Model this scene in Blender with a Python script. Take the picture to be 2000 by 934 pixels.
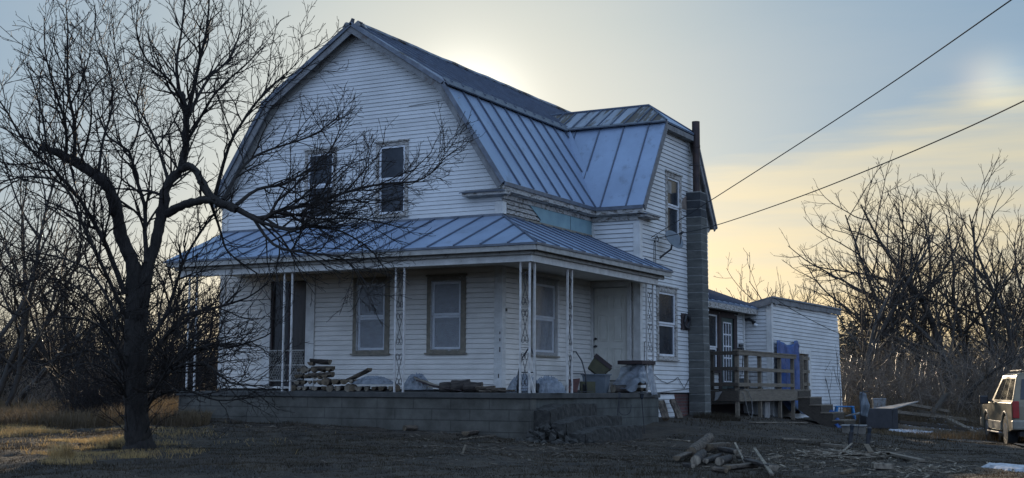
import bpy, bmesh, math, random
import numpy as np
from mathutils import noise as mno
from mathutils import Vector, Matrix
from math import sin, cos, pi, radians as R

for o in list(bpy.data.objects):
    bpy.data.objects.remove(o)
SC = bpy.context.scene
COL = SC.collection

# ------------------------------------------------------------------ camera
CF = 2609.4
YAW, PIT, ROL = R(28.178), R(6.413), R(0.294)
CC = Vector((12.481, -22.887, 0.066))
FW = Vector((-sin(YAW)*cos(PIT), cos(YAW)*cos(PIT), sin(PIT)))
RT0 = Vector((cos(YAW), sin(YAW), 0)); UP0 = RT0.cross(FW)
RT = RT0*cos(ROL) + UP0*sin(ROL); UP = UP0*cos(ROL) - RT0*sin(ROL)
cd = bpy.data.cameras.new('camera'); cam = bpy.data.objects.new('camera', cd); COL.objects.link(cam)
m = Matrix((RT, UP, -FW)).transposed().to_4x4(); m.translation = CC
cam.matrix_world = m
cd.sensor_fit = 'HORIZONTAL'; cd.sensor_width = 36; cd.lens = CF/2000*36
cd.clip_start = 0.1; cd.clip_end = 6000
SC.camera = cam

# ------------------------------------------------------------------ sky and sun
SUN_EL, SUN_AZ = R(11.6), R(-30.2)       # azimuth from +Y towards +X
SD = Vector((sin(SUN_AZ)*cos(SUN_EL), cos(SUN_AZ)*cos(SUN_EL), sin(SUN_EL)))
SKY = 0.115
AWAY = (.66, .93, 1.48)
w = bpy.data.worlds.new("World"); SC.world = w; w.use_nodes = True
nt = w.node_tree; N = nt.nodes; L = nt.links
for n in list(N): N.remove(n)
def nd(tree, t, **k):
    n = tree.nodes.new(t)
    for a, b in k.items(): setattr(n, a, b)
    return n
def mth(tree, op, a, b=None, c=None, clamp=False):
    n = tree.nodes.new('ShaderNodeMath'); n.operation = op; n.use_clamp = clamp
    for i, x in enumerate((a, b, c)):
        if x is None: continue
        if isinstance(x, (int, float)): n.inputs[i].default_value = x
        else: tree.links.new(x, n.inputs[i])
    return n.outputs[0]
def mixc(tree, f, a, b):
    n = tree.nodes.new('ShaderNodeMix'); n.data_type = 'RGBA'; n.blend_type = 'MIX'
    if isinstance(f, (int, float)): n.inputs[0].default_value = f
    else: tree.links.new(f, n.inputs[0])
    for i, x in ((6, a), (7, b)):
        if isinstance(x, (tuple, list)): n.inputs[i].default_value = (x[0], x[1], x[2], 1)
        else: tree.links.new(x, n.inputs[i])
    return n.outputs[2]
def ramp(tree, f, stops):
    n = tree.nodes.new('ShaderNodeValToRGB'); e = n.color_ramp.elements
    while len(e) < len(stops): e.new(0.5)
    for i, (p, c) in enumerate(stops):
        e[i].position = p; e[i].color = (c[0], c[1], c[2], 1) if isinstance(c, (tuple, list)) else (c, c, c, 1)
    tree.links.new(f, n.inputs[0]); return n.outputs[0]
sky = nd(nt, 'ShaderNodeTexSky', sky_type='NISHITA', sun_disc=False)
sky.sun_elevation = SUN_EL; sky.sun_rotation = SUN_AZ
sky.altitude = 200; sky.air_density = 1.0; sky.dust_density = 1.6; sky.ozone_density = 1.6
geo = nd(nt, 'ShaderNodeTexCoord')
sep = nd(nt, 'ShaderNodeSeparateXYZ'); L.new(geo.outputs['Generated'], sep.inputs[0])
def dotd(v):
    n = nd(nt, 'ShaderNodeVectorMath', operation='DOT_PRODUCT'); L.new(geo.outputs['Generated'], n.inputs[0])
    n.inputs[1].default_value = v; return n.outputs['Value']
# thin cirrus: streaky noise over direction
mp = nd(nt, 'ShaderNodeMapping'); mp.inputs['Scale'].default_value = (2.2, 2.2, 15); mp.inputs['Rotation'].default_value = (0.10, -0.12, 0.2)
L.new(geo.outputs['Generated'], mp.inputs[0])
nz = nd(nt, 'ShaderNodeTexNoise'); nz.inputs['Scale'].default_value = 1.3; nz.inputs['Detail'].default_value = 9; nz.inputs['Roughness'].default_value = .6
L.new(mp.outputs[0], nz.inputs[0])
mp2 = nd(nt, 'ShaderNodeMapping'); mp2.inputs['Scale'].default_value = (5, 5, 60); mp2.inputs['Rotation'].default_value = (0.10, -0.12, 0.2)
L.new(geo.outputs['Generated'], mp2.inputs[0])
nz2 = nd(nt, 'ShaderNodeTexNoise'); nz2.inputs['Scale'].default_value = 1.6; nz2.inputs['Detail'].default_value = 6
L.new(mp2.outputs[0], nz2.inputs[0])
rgt = dotd(tuple(RT0))
# lower cloud deck: below an edge that rises to the right
edge = mth(nt, 'MULTIPLY_ADD', rgt, 0.22, 0.134)
ele = mth(nt, 'SUBTRACT', edge, sep.outputs[2])
ele = mth(nt, 'ADD', ele, mth(nt, 'MULTIPLY', mth(nt, 'SUBTRACT', nz2.outputs[0], .5), .03))
ele = mth(nt, 'ADD', ele, mth(nt, 'MULTIPLY', mth(nt, 'SUBTRACT', nz.outputs[0], .5), .04))
deck = mth(nt, 'MULTIPLY_ADD', ele, 40, .5, clamp=True)
streak = ramp(nt, nz.outputs[0], [(.35, 0.0), (.7, 1.0)])
ds = dotd(tuple(SD))
dsp = mth(nt, 'MAXIMUM', ds, 0)
nearsun = mth(nt, 'POWER', dsp, 34)
low = mth(nt, 'SUBTRACT', 1.0, mth(nt, 'MULTIPLY', mth(nt, 'MAXIMUM', sep.outputs[2], 0), 4.6), clamp=True)   # towards the horizon
K = 1/SKY
def kc(*c): return tuple(K*x for x in c)
c_up = mixc(nt, nearsun, kc(.18, .33, .50), kc(.36, .46, .475))
c_up = mixc(nt, mth(nt, 'MULTIPLY', streak, .22), c_up, kc(.42, .48, .53))
c_lo = mixc(nt, nearsun, kc(.66, .63, .47), kc(.84, .82, .61))
skyc = mixc(nt, mth(nt, 'MULTIPLY', mth(nt, 'POWER', low, 2.2), .95), c_up, c_lo)
c_dk = mixc(nt, low, kc(.56, .56, .45), kc(.78, .61, .35))
dk_f = mth(nt, 'MULTIPLY', deck, mth(nt, 'MULTIPLY_ADD', nz2.outputs[0], 1.3, .16), clamp=True)
dk_f = mth(nt, 'MULTIPLY', dk_f, mth(nt, 'MULTIPLY_ADD', rgt, 3.0, .55, clamp=True))
skyc = mixc(nt, dk_f, skyc, c_dk)
# the side of the sky away from the sun: brightened blue as added fill for the shaded house front
away = mth(nt, 'MULTIPLY_ADD', ds, -1.1, .55, clamp=True)
skyc = mixc(nt, away, skyc, kc(*AWAY))
skyc = mixc(nt, .12, skyc, sky.outputs[0])
# glow of the veiled sun and the sun dog 22 degrees to its right
g1 = mth(nt, 'MULTIPLY', mth(nt, 'POWER', mth(nt, 'MAXIMUM', ds, 0), 900), 0.20*K)
g2 = mth(nt, 'MULTIPLY', mth(nt, 'POWER', mth(nt, 'MAXIMUM', ds, 0), 1500), .75*K)
gl = mth(nt, 'ADD', g1, g2)
def addc(a, f, col):
    n = nt.nodes.new('ShaderNodeVectorMath'); n.operation = 'MULTIPLY_ADD'
    L.new(f, n.inputs[0]); n.inputs[1].default_value = col; L.new(a, n.inputs[2]); return n.outputs[0]
skyc = addc(skyc, gl, (1.0, .95, .84))
def pixdir(u, v):
    return (FW + RT*((u-1000)/CF) - UP*((v-467)/CF))
for (u, v, k, a, col) in ((1912, 156, 7000, .09, (1., .45, .10)), (1940, 158, 7000, .20, (1., .86, .40)), (1995, 155, 4500, .06, (.80, .95, 1.))):
    d = pixdir(u, v).normalized()
    skyc = addc(skyc, mth(nt, 'MULTIPLY', mth(nt, 'POWER', mth(nt, 'MAXIMUM', dotd(tuple(d)), 0), k), a*K), col)
bg = nd(nt, 'ShaderNodeBackground'); bg.inputs[1].default_value = SKY
L.new(skyc, bg.inputs[0])
wo = nd(nt, 'ShaderNodeOutputWorld'); L.new(bg.outputs[0], wo.inputs[0])

sl = bpy.data.lights.new('sun', 'SUN'); sl.energy = 5.0; sl.angle = R(0.6); sl.color = (1, .80, .56)
so = bpy.data.objects.new('sun', sl); COL.objects.link(so)
so.rotation_euler = (-SD).to_track_quat('-Z', 'Y').to_euler()
SC.view_settings.view_transform = 'Standard'; SC.view_settings.look = 'None'
SC.view_settings.exposure = 0.0; SC.view_settings.gamma = 1; SC.view_settings.use_curve_mapping = False
SC.cycles.max_bounces = 6; SC.cycles.diffuse_bounces = 3; SC.cycles.transparent_max_bounces = 12
SC.cycles.caustics_reflective = False; SC.cycles.caustics_refractive = False

# ------------------------------------------------------------------ materials
def mat(name, col, col2=None, scale=4, detail=6, rough=.8, bump=0, bscale=None, metal=0, spec=.5, stretch=(1, 1, 1), lo=.35, hi=.65,
        alpha=None, trans=0, col3=None, scale3=1, lo3=.55, hi3=.65, sheen=0):
    M = bpy.data.materials.new(name); M.use_nodes = True; t = M.node_tree
    b = t.nodes['Principled BSDF']
    b.inputs['Roughness'].default_value = rough; b.inputs['Metallic'].default_value = metal
    b.inputs['Specular IOR Level'].default_value = spec
    tc = nd(t, 'ShaderNodeTexCoord'); mpn = nd(t, 'ShaderNodeMapping'); mpn.inputs['Scale'].default_value = stretch
    t.links.new(tc.outputs['Object'], mpn.inputs[0])
    if col2 is not None or bump:
        n = nd(t, 'ShaderNodeTexNoise'); n.inputs['Scale'].default_value = scale; n.inputs['Detail'].default_value = detail
        n.inputs['Roughness'].default_value = .62
        t.links.new(mpn.outputs[0], n.inputs[0])
    if col2 is not None:
        f = ramp(t, n.outputs[0], [(lo, 0.0), (hi, 1.0)])
        c = mixc(t, f, col, col2)
        if col3 is not None:
            n3 = nd(t, 'ShaderNodeTexNoise'); n3.inputs['Scale'].default_value = scale3; n3.inputs['Detail'].default_value = 8
            n3.inputs['Roughness'].default_value = .7
            t.links.new(mpn.outputs[0], n3.inputs[0])
            c = mixc(t, ramp(t, n3.outputs[0], [(lo3, 0.0), (hi3, 1.0)]), c, col3)
        t.links.new(c, b.inputs['Base Color'])
    else:
        b.inputs['Base Color'].default_value = (*col, 1)
    if bump:
        n2 = n
        if bscale:
            n2 = nd(t, 'ShaderNodeTexNoise'); n2.inputs['Scale'].default_value = bscale; n2.inputs['Detail'].default_value = 6
            t.links.new(mpn.outputs[0], n2.inputs[0])
        bp = nd(t, 'ShaderNodeBump'); bp.inputs['Strength'].default_value = bump; bp.inputs['Distance'].default_value = .02
        t.links.new(n2.outputs[0], bp.inputs['Height']); t.links.new(bp.outputs[0], b.inputs['Normal'])
    if trans: b.inputs['Transmission Weight'].default_value = trans
    if alpha is not None: b.inputs['Alpha'].default_value = alpha
    return M
Mt = {}
Mt['siding'] = mat('white_siding', (.66, .66, .64), (.52, .52, .50), 1.1, 8, .6, stretch=(1, 1, 2.2), col3=(.40, .40, .37), scale3=2.6, lo3=.60, hi3=.80, bump=.15, bscale=14)
Mt['porch_siding'] = mat('porch_siding', (.76, .72, .65), (.60, .57, .51), 1.4, 8, .6, stretch=(1, 1, 2), bump=.15, bscale=14)
Mt['trim'] = mat('white_trim', (.68, .665, .62), (.52, .505, .465), 5, 8, .7, stretch=(1, 1, 1), col3=(.28, .26, .22), scale3=9, lo3=.62, hi3=.74, bump=.3, bscale=30)
Mt['worn_trim'] = mat('peeling_trim', (.50, .48, .44), (.30, .28, .25), 9, 9, .85, stretch=(1, 1, 3), col3=(.13, .11, .09), scale3=8, lo3=.50, hi3=.58, bump=.5, bscale=40)
Mt['rake'] = mat('weathered_rake', (.23, .23, .225), (.14, .14, .14), 6, 9, .85, col3=(.13, .11, .10), scale3=6, lo3=.55, hi3=.64, bump=.4, bscale=40)
Mt['moulding'] = mat('grey_crown_moulding', (.42, .40, .36), (.29, .28, .25), 6, 8, .85, col3=(.15, .13, .11), scale3=6, lo3=.58, hi3=.68, bump=.3, bscale=30)
Mt['bare_wood'] = mat('bare_olive_wood', (.26, .23, .175), (.16, .14, .105), 9, 8, .85, col3=(.34, .33, .29), scale3=9, lo3=.60, hi3=.66, bump=.4, bscale=40)
Mt['sash'] = mat('white_sash', (.68, .69, .70), (.55, .56, .57), 6, 4, .5)
Mt['metal'] = mat('blue_grey_metal_roof', (.28, .36, .48), (.225, .29, .39), 1.2, 8, .45, metal=.25, stretch=(1, 1, .6), col3=(.15, .18, .22), scale3=3.5, lo3=.55, hi3=.75, bump=.30, bscale=1.6)
Mt['metal_old'] = mat('stained_metal_roof', (.27, .31, .37), (.19, .205, .22), 1.4, 9, .55, metal=.2, stretch=(2.2, .5, .6), col3=(.085, .07, .055), scale3=1.5, lo3=.50, hi3=.58, bump=.08, bscale=5)
Mt['metal_old2'] = mat('streaked_wing_roof', (.30, .34, .40), (.20, .22, .24), 1.4, 9, .6, metal=.2, stretch=(2.6, .35, .35), col3=(.085, .07, .055), scale3=1.3, lo3=.49, hi3=.55, bump=.08, bscale=5)
Mt['seam'] = mat('seam_metal', (.10, .125, .17), (.075, .09, .125), 3, 5, .55, metal=.25)
Mt['flash'] = mat('dark_flashing', (.16, .18, .21), (.10, .11, .13), 5, 5, .55, metal=.4)
Mt['glass'] = mat('dark_glass', (.022, .027, .034), (.045, .052, .060), 2.5, 3, .12, spec=.16)
Mt['glass_brown'] = mat('curtained_glass', (.05, .048, .045), (.028, .028, .028), 3, 3, .18, spec=.2, stretch=(5, 5, .5))
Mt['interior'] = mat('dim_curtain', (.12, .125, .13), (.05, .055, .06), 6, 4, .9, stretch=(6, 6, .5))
Mt['clear'] = mat('clear_glass', (1, 1, 1), rough=.0, alpha=.10)
Mt['film'] = mat('clear_plastic_film', (.62, .66, .70), (.75, .78, .8), 8, 5, .22, alpha=.30, bump=1.0, bscale=9, stretch=(1, 1, 2.5))
Mt['film2'] = mat('milky_plastic_sheet', (.46, .51, .56), (.26, .30, .35), 9, 7, .16, alpha=.5, bump=1.0, bscale=16)
Mt['teal'] = mat('teal_board', (.22, .34, .36), (.17, .27, .30), 3, 7, .7, col3=(.10, .17, .18), scale3=5, lo3=.66, hi3=.72, bump=.1, bscale=20)
Mt['door'] = mat('off_white_door', (.70, .68, .60), (.60, .58, .51), 4, 6, .6)
Mt['iron_white'] = mat('white_painted_iron', (.62, .60, .56), (.42, .39, .35), 9, 6, .6, col3=(.20, .10, .06), scale3=9, lo3=.66, hi3=.70)
Mt['iron_dark'] = mat('dark_iron', (.05, .05, .055), (.03, .03, .03), 9, 5, .55, metal=.4)
Mt['concrete'] = mat('porch_slab_concrete', (.075, .073, .066), (.045, .044, .040), 5, 8, .95, bump=.4, bscale=30)
Mt['rubble'] = mat('mossy_concrete', (.055, .052, .044), (.022, .021, .018), 9, 8, .95, bump=.8, bscale=25)
Mt['chim'] = mat('chimney_block', (.135, .135, .12), (.07, .072, .066), 2.2, 7, .92, bump=.4, bscale=40, stretch=(1, 1, 3))
Mt['chim_dark'] = mat('sooty_chimney_block', (.05, .055, .06), (.035, .038, .04), 4, 7, .92, bump=.4, bscale=40)
Mt['mortar'] = mat('pale_mortar', (.26, .255, .23), (.16, .17, .17), 12, 5, .95)
Mt['flue'] = mat('rusty_black_flue', (.035, .028, .028), (.07, .045, .038), 5, 7, .6, metal=.5)
Mt['soot'] = mat('smoke_stained_board', (.30, .24, .19), (.12, .09, .075), 3, 7, .9)
Mt['redbrick'] = mat('dark_red_brick', (.12, .05, .04), (.07, .035, .03), 9, 6, .9, bump=.3)
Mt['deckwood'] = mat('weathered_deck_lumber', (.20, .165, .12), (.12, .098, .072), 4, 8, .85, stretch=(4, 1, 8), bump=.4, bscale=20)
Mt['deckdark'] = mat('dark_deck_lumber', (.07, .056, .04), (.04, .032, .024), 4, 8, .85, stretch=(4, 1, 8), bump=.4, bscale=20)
Mt['tarp'] = mat('blue_tarpaulin', (.022, .08, .25), (.012, .045, .15), 5, 6, .45, bump=.8, bscale=9)
Mt['bluepl'] = mat('blue_plastic', (.03, .20, .45), (.02, .15, .36), 5, 3, .45)
Mt['green'] = mat('green_door_paint', (.035, .07, .065), (.025, .05, .045), 5, 4, .6)
Mt['brownboard'] = mat('dark_brown_board', (.045, .03, .028), (.03, .02, .02), 6, 6, .8)
Mt['bark'] = mat('tree_bark', (.034, .028, .023), (.014, .012, .010), 9, 8, .95, stretch=(3, 3, .8), bump=1.0, bscale=22)
Mt['twig'] = mat('twig_bark', (.020, .015, .012), (.012, .009, .008), 7, 4, .7, spec=.3)
Mt['barkfar'] = mat('grey_bark', (.048, .040, .031), (.024, .020, .016), 5, 6, .8, stretch=(2, 2, .6), bump=.5, bscale=8)
Mt['brush'] = mat('brush_stems', (.19, .14, .09), (.045, .033, .025), 2, 5, .40, spec=.7)
Mt['drygrass'] = mat('dry_sun_gold_grass', (.62, .43, .18), (.28, .19, .085), 2.5, 5, .6)  # dry blades; extra gold in the colour stands in for sun patches
Mt['lawn'] = mat('winter_lawn_blades', (.074, .055, .032), (.024, .0185, .012), 1.2, 7, .85, col3=(.13, .11, .07), scale3=3, lo3=.58, hi3=.75)
Mt['litter'] = mat('bark_litter', (.15, .12, .085), (.035, .027, .02), 6, 6, .8)
Mt['scrap'] = mat('split_scrap_wood', (.30, .25, .18), (.07, .055, .04), 5, 6, .8, stretch=(3, 1, 1))
Mt['logend'] = mat('cut_log_end', (.17, .125, .075), (.06, .045, .03), 12, 5, .85)
Mt['logbark'] = mat('firewood_bark', (.040, .030, .022), (.15, .118, .085), 11, 9, .9, bump=1.0, bscale=34, lo=.42, hi=.60, stretch=(2.2, .6, 2.2))
Mt['logdark'] = mat('dark_wet_log', (.022, .018, .015), (.070, .055, .044), 11, 9, .85, bump=1.0, bscale=34, lo=.42, hi=.62, stretch=(2.2, .6, 2.2))
Mt['conifer'] = mat('dark_conifer', (.028, .034, .022), (.045, .045, .028), 3, 5, .8)
Mt['snow'] = mat('old_snow', (.55, .57, .60), (.26, .27, .28), 9, 7, .7, bump=.4, bscale=12)
Mt['asphalt'] = mat('wet_gravel_drive', (.050, .050, .048), (.026, .026, .026), 7, 9, .5, col3=(.11, .115, .12), scale3=25, lo3=.55, hi3=.7, bump=.4, bscale=50)
Mt['black'] = mat('black_plastic', (.018, .018, .02), (.03, .03, .033), 6, 4, .5)
Mt['rubber'] = mat('tyre_rubber', (.02, .02, .02), (.03, .03, .028), 12, 4, .85)
Mt['tan'] = mat('pewter_tan_car_paint', (.19, .158, .10), (.14, .115, .072), 3, 5, .35, metal=.25)
Mt['tanlow'] = mat('tan_cladding', (.27, .25, .20), (.18, .165, .13), 4, 5, .5)
Mt['carglass'] = mat('tinted_car_glass', (.012, .014, .016), (.02, .022, .024), 4, 3, .05)
Mt['redlens'] = mat('red_tail_lens', (.30, .012, .01), (.2, .01, .01), 4, 3, .2)
Mt['chrome'] = mat('dull_alloy', (.5, .5, .5), (.35, .35, .35), 7, 4, .3, metal=.8)
Mt['greybin'] = mat('grey_plastic_tub', (.14, .16, .18), (.10, .12, .13), 5, 4, .5)
Mt['olive'] = mat('olive_crate_board', (.075, .07, .03), (.045, .042, .02), 5, 5, .7)
Mt['cable'] = mat('black_cable', (.012, .012, .013), rough=.6)
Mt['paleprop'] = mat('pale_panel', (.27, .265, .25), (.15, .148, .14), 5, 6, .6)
Mt['lampglass'] = mat('lamp_glass', (.8, .8, .78), (.7, .7, .7), 5, 2, .1)
Mt['beige'] = mat('painted_cinder_block', (.17, .15, .12), (.10, .09, .075), 8, 6, .9, bump=.3)

def translucent(key, f):
    t = Mt[key].node_tree; b = t.nodes['Principled BSDF']; o = t.nodes['Material Output']
    tr = t.nodes.new('ShaderNodeBsdfTranslucent'); mx_ = t.nodes.new('ShaderNodeMixShader'); mx_.inputs[0].default_value = f
    if b.inputs['Base Color'].is_linked: t.links.new(b.inputs['Base Color'].links[0].from_socket, tr.inputs[0])
    t.links.new(b.outputs[0], mx_.inputs[1]); t.links.new(tr.outputs[0], mx_.inputs[2]); t.links.new(mx_.outputs[0], o.inputs[0])
Mt['fieldgrass'] = mat('brown_field_grass', (.20, .145, .08), (.10, .07, .04), .8, 6, .7)
translucent('fieldgrass', .4); translucent('drygrass', .5); translucent('lawn', .45); translucent('film2', .3)
def brickmat(name, axis, c1, c2, mo, bw=.4, rh=.2, ms=.012):
    M = bpy.data.materials.new(name); M.use_nodes = True; t = M.node_tree; b = t.nodes['Principled BSDF']
    b.inputs['Roughness'].default_value = .93
    tc = nd(t, 'ShaderNodeTexCoord'); s = nd(t, 'ShaderNodeSeparateXYZ'); t.links.new(tc.outputs['Object'], s.inputs[0])
    c = nd(t, 'ShaderNodeCombineXYZ'); t.links.new(s.outputs[axis], c.inputs[0])
    z = mth(t, 'ADD', s.outputs[2], .1 + 4*rh); t.links.new(z, c.inputs[1])
    br = nd(t, 'ShaderNodeTexBrick'); t.links.new(c.outputs[0], br.inputs[0])
    br.inputs['Scale'].default_value = 1; br.inputs['Brick Width'].default_value = bw; br.inputs['Row Height'].default_value = rh
    br.inputs['Mortar Size'].default_value = ms; br.inputs['Mortar Smooth'].default_value = .2; br.inputs['Bias'].default_value = 0
    br.inputs['Color1'].default_value = (*c1, 1); br.inputs['Color2'].default_value = (*c2, 1); br.inputs['Mortar'].default_value = (*mo, 1)
    n = nd(t, 'ShaderNodeTexNoise'); n.inputs['Scale'].default_value = 1.6; n.inputs['Detail'].default_value = 12; n.inputs['Roughness'].default_value = .68; t.links.new(tc.outputs['Object'], n.inputs[0])
    mx = t.nodes.new('ShaderNodeMix'); mx.data_type = 'RGBA'; mx.blend_type = 'MULTIPLY'; mx.inputs[0].default_value = .85
    t.links.new(br.outputs[0], mx.inputs[6]); t.links.new(ramp(t, n.outputs[0], [(.35, (.38, .36, .33)), (.65, (1.2, 1.2, 1.18))]), mx.inputs[7])
    t.links.new(mx.outputs[2], b.inputs['Base Color'])
    bp = nd(t, 'ShaderNodeBump'); bp.inputs['Strength'].default_value = .7; bp.inputs['Distance'].default_value = .015
    h = mth(t, 'SUBTRACT', mth(t, 'MULTIPLY', n.outputs[0], .3), br.outputs['Fac'])
    t.links.new(h, bp.inputs['Height']); t.links.new(bp.outputs[0], b.inputs['Normal'])
    return M
Mt['block_x'] = brickmat('porch_block_front', 0, (.105, .100, .084), (.098, .094, .080), (.066, .062, .053), bw=.8, ms=.009)
Mt['block_y'] = brickmat('porch_block_side', 1, (.092, .097, .088), (.086, .090, .082), (.058, .060, .055), bw=.8, ms=.009)

# ------------------------------------------------------------------ mesh helpers
class MB:
    def __init__(s): s.v = []; s.f = []
    def box(s, x0, x1, y0, y1, z0, z1, M=None):
        b = len(s.v)
        for x in (x0, x1):
            for y in (y0, y1):
                for z in (z0, z1):
                    p = Vector((x, y, z)); s.v.append(tuple(M @ p) if M else tuple(p))
        for q in ((0, 1, 3, 2), (4, 6, 7, 5), (0, 4, 5, 1), (2, 3, 7, 6), (0, 2, 6, 4), (1, 5, 7, 3)):
            s.f.append([b+i for i in q])
        return s
    def beam(s, a, c, w_, h_, up=(0, 0, 1)):
        a = Vector(a); c = Vector(c); d = c-a; ln = d.length; d.normalize()
        u = Vector(up); r = d.cross(u)
        if r.length < 1e-4: r = d.cross(Vector((1, 0, 0)))
        r.normalize(); u = r.cross(d)
        Mx = Matrix((r, d, u)).transposed().to_4x4(); Mx.translation = a
        return s.box(-w_/2, w_/2, 0, ln, -h_/2, h_/2, Mx)
    def slab(s, poly, th, n=None):
        P = [Vector(p) for p in poly]
        if n is None:
            n = Vector((0, 0, 0))
            for i in range(len(P)): n += P[i].cross(P[(i+1) % len(P)])
            n.normalize()
        b = len(s.v); k = len(P)
        s.v += [tuple(p) for p in P] + [tuple(p-n*th) for p in P]
        s.f.append([b+i for i in range(k)]); s.f.append([b+k+i for i in reversed(range(k))])
        for i in range(k):
            j = (i+1) % k; s.f.append([b+i, b+k+i, b+k+j, b+j])
        return s
    def tube(s, pts, rad, sides=6, cap=True):
        pts = [Vector(p) for p in pts]; b = len(s.v); k = len(pts)
        if not hasattr(rad, '__len__'): rad = [rad]*k
        t0 = (pts[1]-pts[0]).normalized(); nr = t0.orthogonal().normalized()
        for i, p in enumerate(pts):
            t = (pts[min(i+1, k-1)]-pts[max(i-1, 0)])
            t = t.normalized() if t.length > 1e-9 else t0
            nr = (nr - t*nr.dot(t)); nr = nr.normalized() if nr.length > 1e-6 else t.orthogonal().normalized()
            bt = t.cross(nr)
            for j in range(sides):
                a = 2*pi*j/sides; s.v.append(tuple(p+(nr*cos(a)+bt*sin(a))*rad[i]))
        for i in range(k-1):
            for j in range(sides):
                j2 = (j+1) % sides
                s.f.append([b+i*sides+j, b+i*sides+j2, b+(i+1)*sides+j2, b+(i+1)*sides+j])
        if cap:
            s.f.append([b+j for j in reversed(range(sides))]); s.f.append([b+(k-1)*sides+j for j in range(sides)])
        return s
    def quad(s, *P):
        b = len(s.v); s.v += [tuple(p) for p in P]; s.f.append(list(range(b, b+len(P)))); return s
    def build(s, name, m_, parent=None, smooth=False, bevel=0, label=None, wc=True):
        me = bpy.data.meshes.new(name); me.from_pydata(s.v, [], s.f); me.update()
        if not any(k in name for k in ('wall', 'clapboards', 'skirting', 'film', 'tarp', 'wood', 'chips', 'litter')) or 'block' in name:
            bm = bmesh.new(); bm.from_mesh(me); bmesh.ops.recalc_face_normals(bm, faces=bm.faces[:]); bm.to_mesh(me); bm.free()
        me.materials.append(Mt[m_] if isinstance(m_, str) else m_)
        if smooth: me.polygons.foreach_set('use_smooth', [True]*len(me.polygons))
        o = bpy.data.objects.new(name, me); COL.objects.link(o)
        if parent:
            o.parent = parent
            if wc:
                q = parent; tt = Vector((0, 0, 0))
                while q: tt += q.location; q = q.parent
                o.location = -tt
        if bevel:
            md = o.modifiers.new('bevel', 'BEVEL'); md.width = bevel; md.segments = 2; md.limit_method = 'ANGLE'
        if label: o['label'] = label
        return o
def tag(o, label, cat=None, group=None, kind=None):
    if label: o['label'] = label
    if cat: o['category'] = cat
    if group: o['group'] = group
    if kind: o['kind'] = kind
    return o
def empty(name, label=None, cat=None, loc=(0, 0, 0), rz=0, group=None):
    o = bpy.data.objects.new(name, None); COL.objects.link(o); o.location = loc; o.rotation_euler = (0, 0, rz)
    o.empty_display_size = .2
    return tag(o, label, cat, group)
class Pl:
    def __init__(s, o, u, n): s.o = Vector(o); s.u = Vector(u); s.n = Vector(n)
    def P(s, a, z, off=0): p = s.o+s.u*a+s.n*off; return Vector((p.x, p.y, p.z+z))
    def box(s, mb, a0, a1, z0, z1, o0, o1):
        b = len(mb.v)
        for a in (a0, a1):
            for o in (o0, o1):
                for z in (z0, z1): mb.v.append(tuple(s.P(a, z, o)))
        for q in ((0, 1, 3, 2), (4, 6, 7, 5), (0, 4, 5, 1), (2, 3, 7, 6), (0, 2, 6, 4), (1, 5, 7, 3)):
            mb.f.append([b+i for i in q])
        return mb
    def poly(s, mb, pts, o0, o1):
        k = len(pts); b = len(mb.v)
        mb.v += [tuple(s.P(a, z, o1)) for a, z in pts] + [tuple(s.P(a, z, o0)) for a, z in pts]
        mb.f.append([b+i for i in range(k)]); mb.f.append([b+k+i for i in reversed(range(k))])
        for i in range(k):
            j = (i+1) % k; mb.f.append([b+i, b+k+i, b+k+j, b+j])
        return mb

# ------------------------------------------------------------------ terrain
CT = [(-6.45, -1.9, -.57), (-2, -1.9, -.66), (1.57, -1.9, -.80), (1.9, .5, -.83), (1.64, 4, -.64), (1.4, 7.1, -.53), (2.0, 9.8, -.60),
      (2.2, 13, -.70), (3.6, 12.9, -1.12), (7.4, 13, -1.25), (6.5, 16.5, -1.28), (9.5, 14, -1.30), (3.0, 20.8, -1.0), (5.3, 20.8, -1.2),
      (1.3, 21, -.55), (8, 30, -1.0), (2, 32, -.5), (-1.4, -8.3, -.82), (6.2, -11.2, -.9), (10.5, -8.0, -1.0), (12.5, -22.9, -1.6),
      (6, -20, -1.35), (16, -10, -1.3), (-6, -12, -.95), (-10, -6, -.75), (-9, 2, -.55), (-8, 8, -.5), (-12, 14, -.5), (-18, 4, -.6),
      (6, -4, -.98), (4, 1, -.92), (6, 6, -1.02), (9, 2, -1.12), (12, 6, -1.25), (15, 14, -1.3), (20, 2, -1.4), (14, 26, -1.2), (-20, -8, -.9),
      (-4, 12, -.5), (-16, 24, -.4), (0, 6, -.5), (-3, 3, -.5), (22, -15, -1.6), (-12, -20, -1.2)]
CT = np.array(CT, float)
def _k(r): return np.where(r > 0, r*r*np.log(np.maximum(r, 1e-9)), 0)
_n = len(CT); _A = np.zeros((_n+3, _n+3)); _r = np.hypot(CT[:, None, 0]-CT[None, :, 0], CT[:, None, 1]-CT[None, :, 1])
_A[:_n, :_n] = _k(_r) + np.eye(_n)*3.0; _A[:_n, _n] = 1; _A[:_n, _n+1:] = CT[:, :2]; _A[_n:, :_n] = _A[:_n, _n:].T
_W = np.linalg.solve(_A, np.concatenate([CT[:, 2], [0, 0, 0]]))
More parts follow.
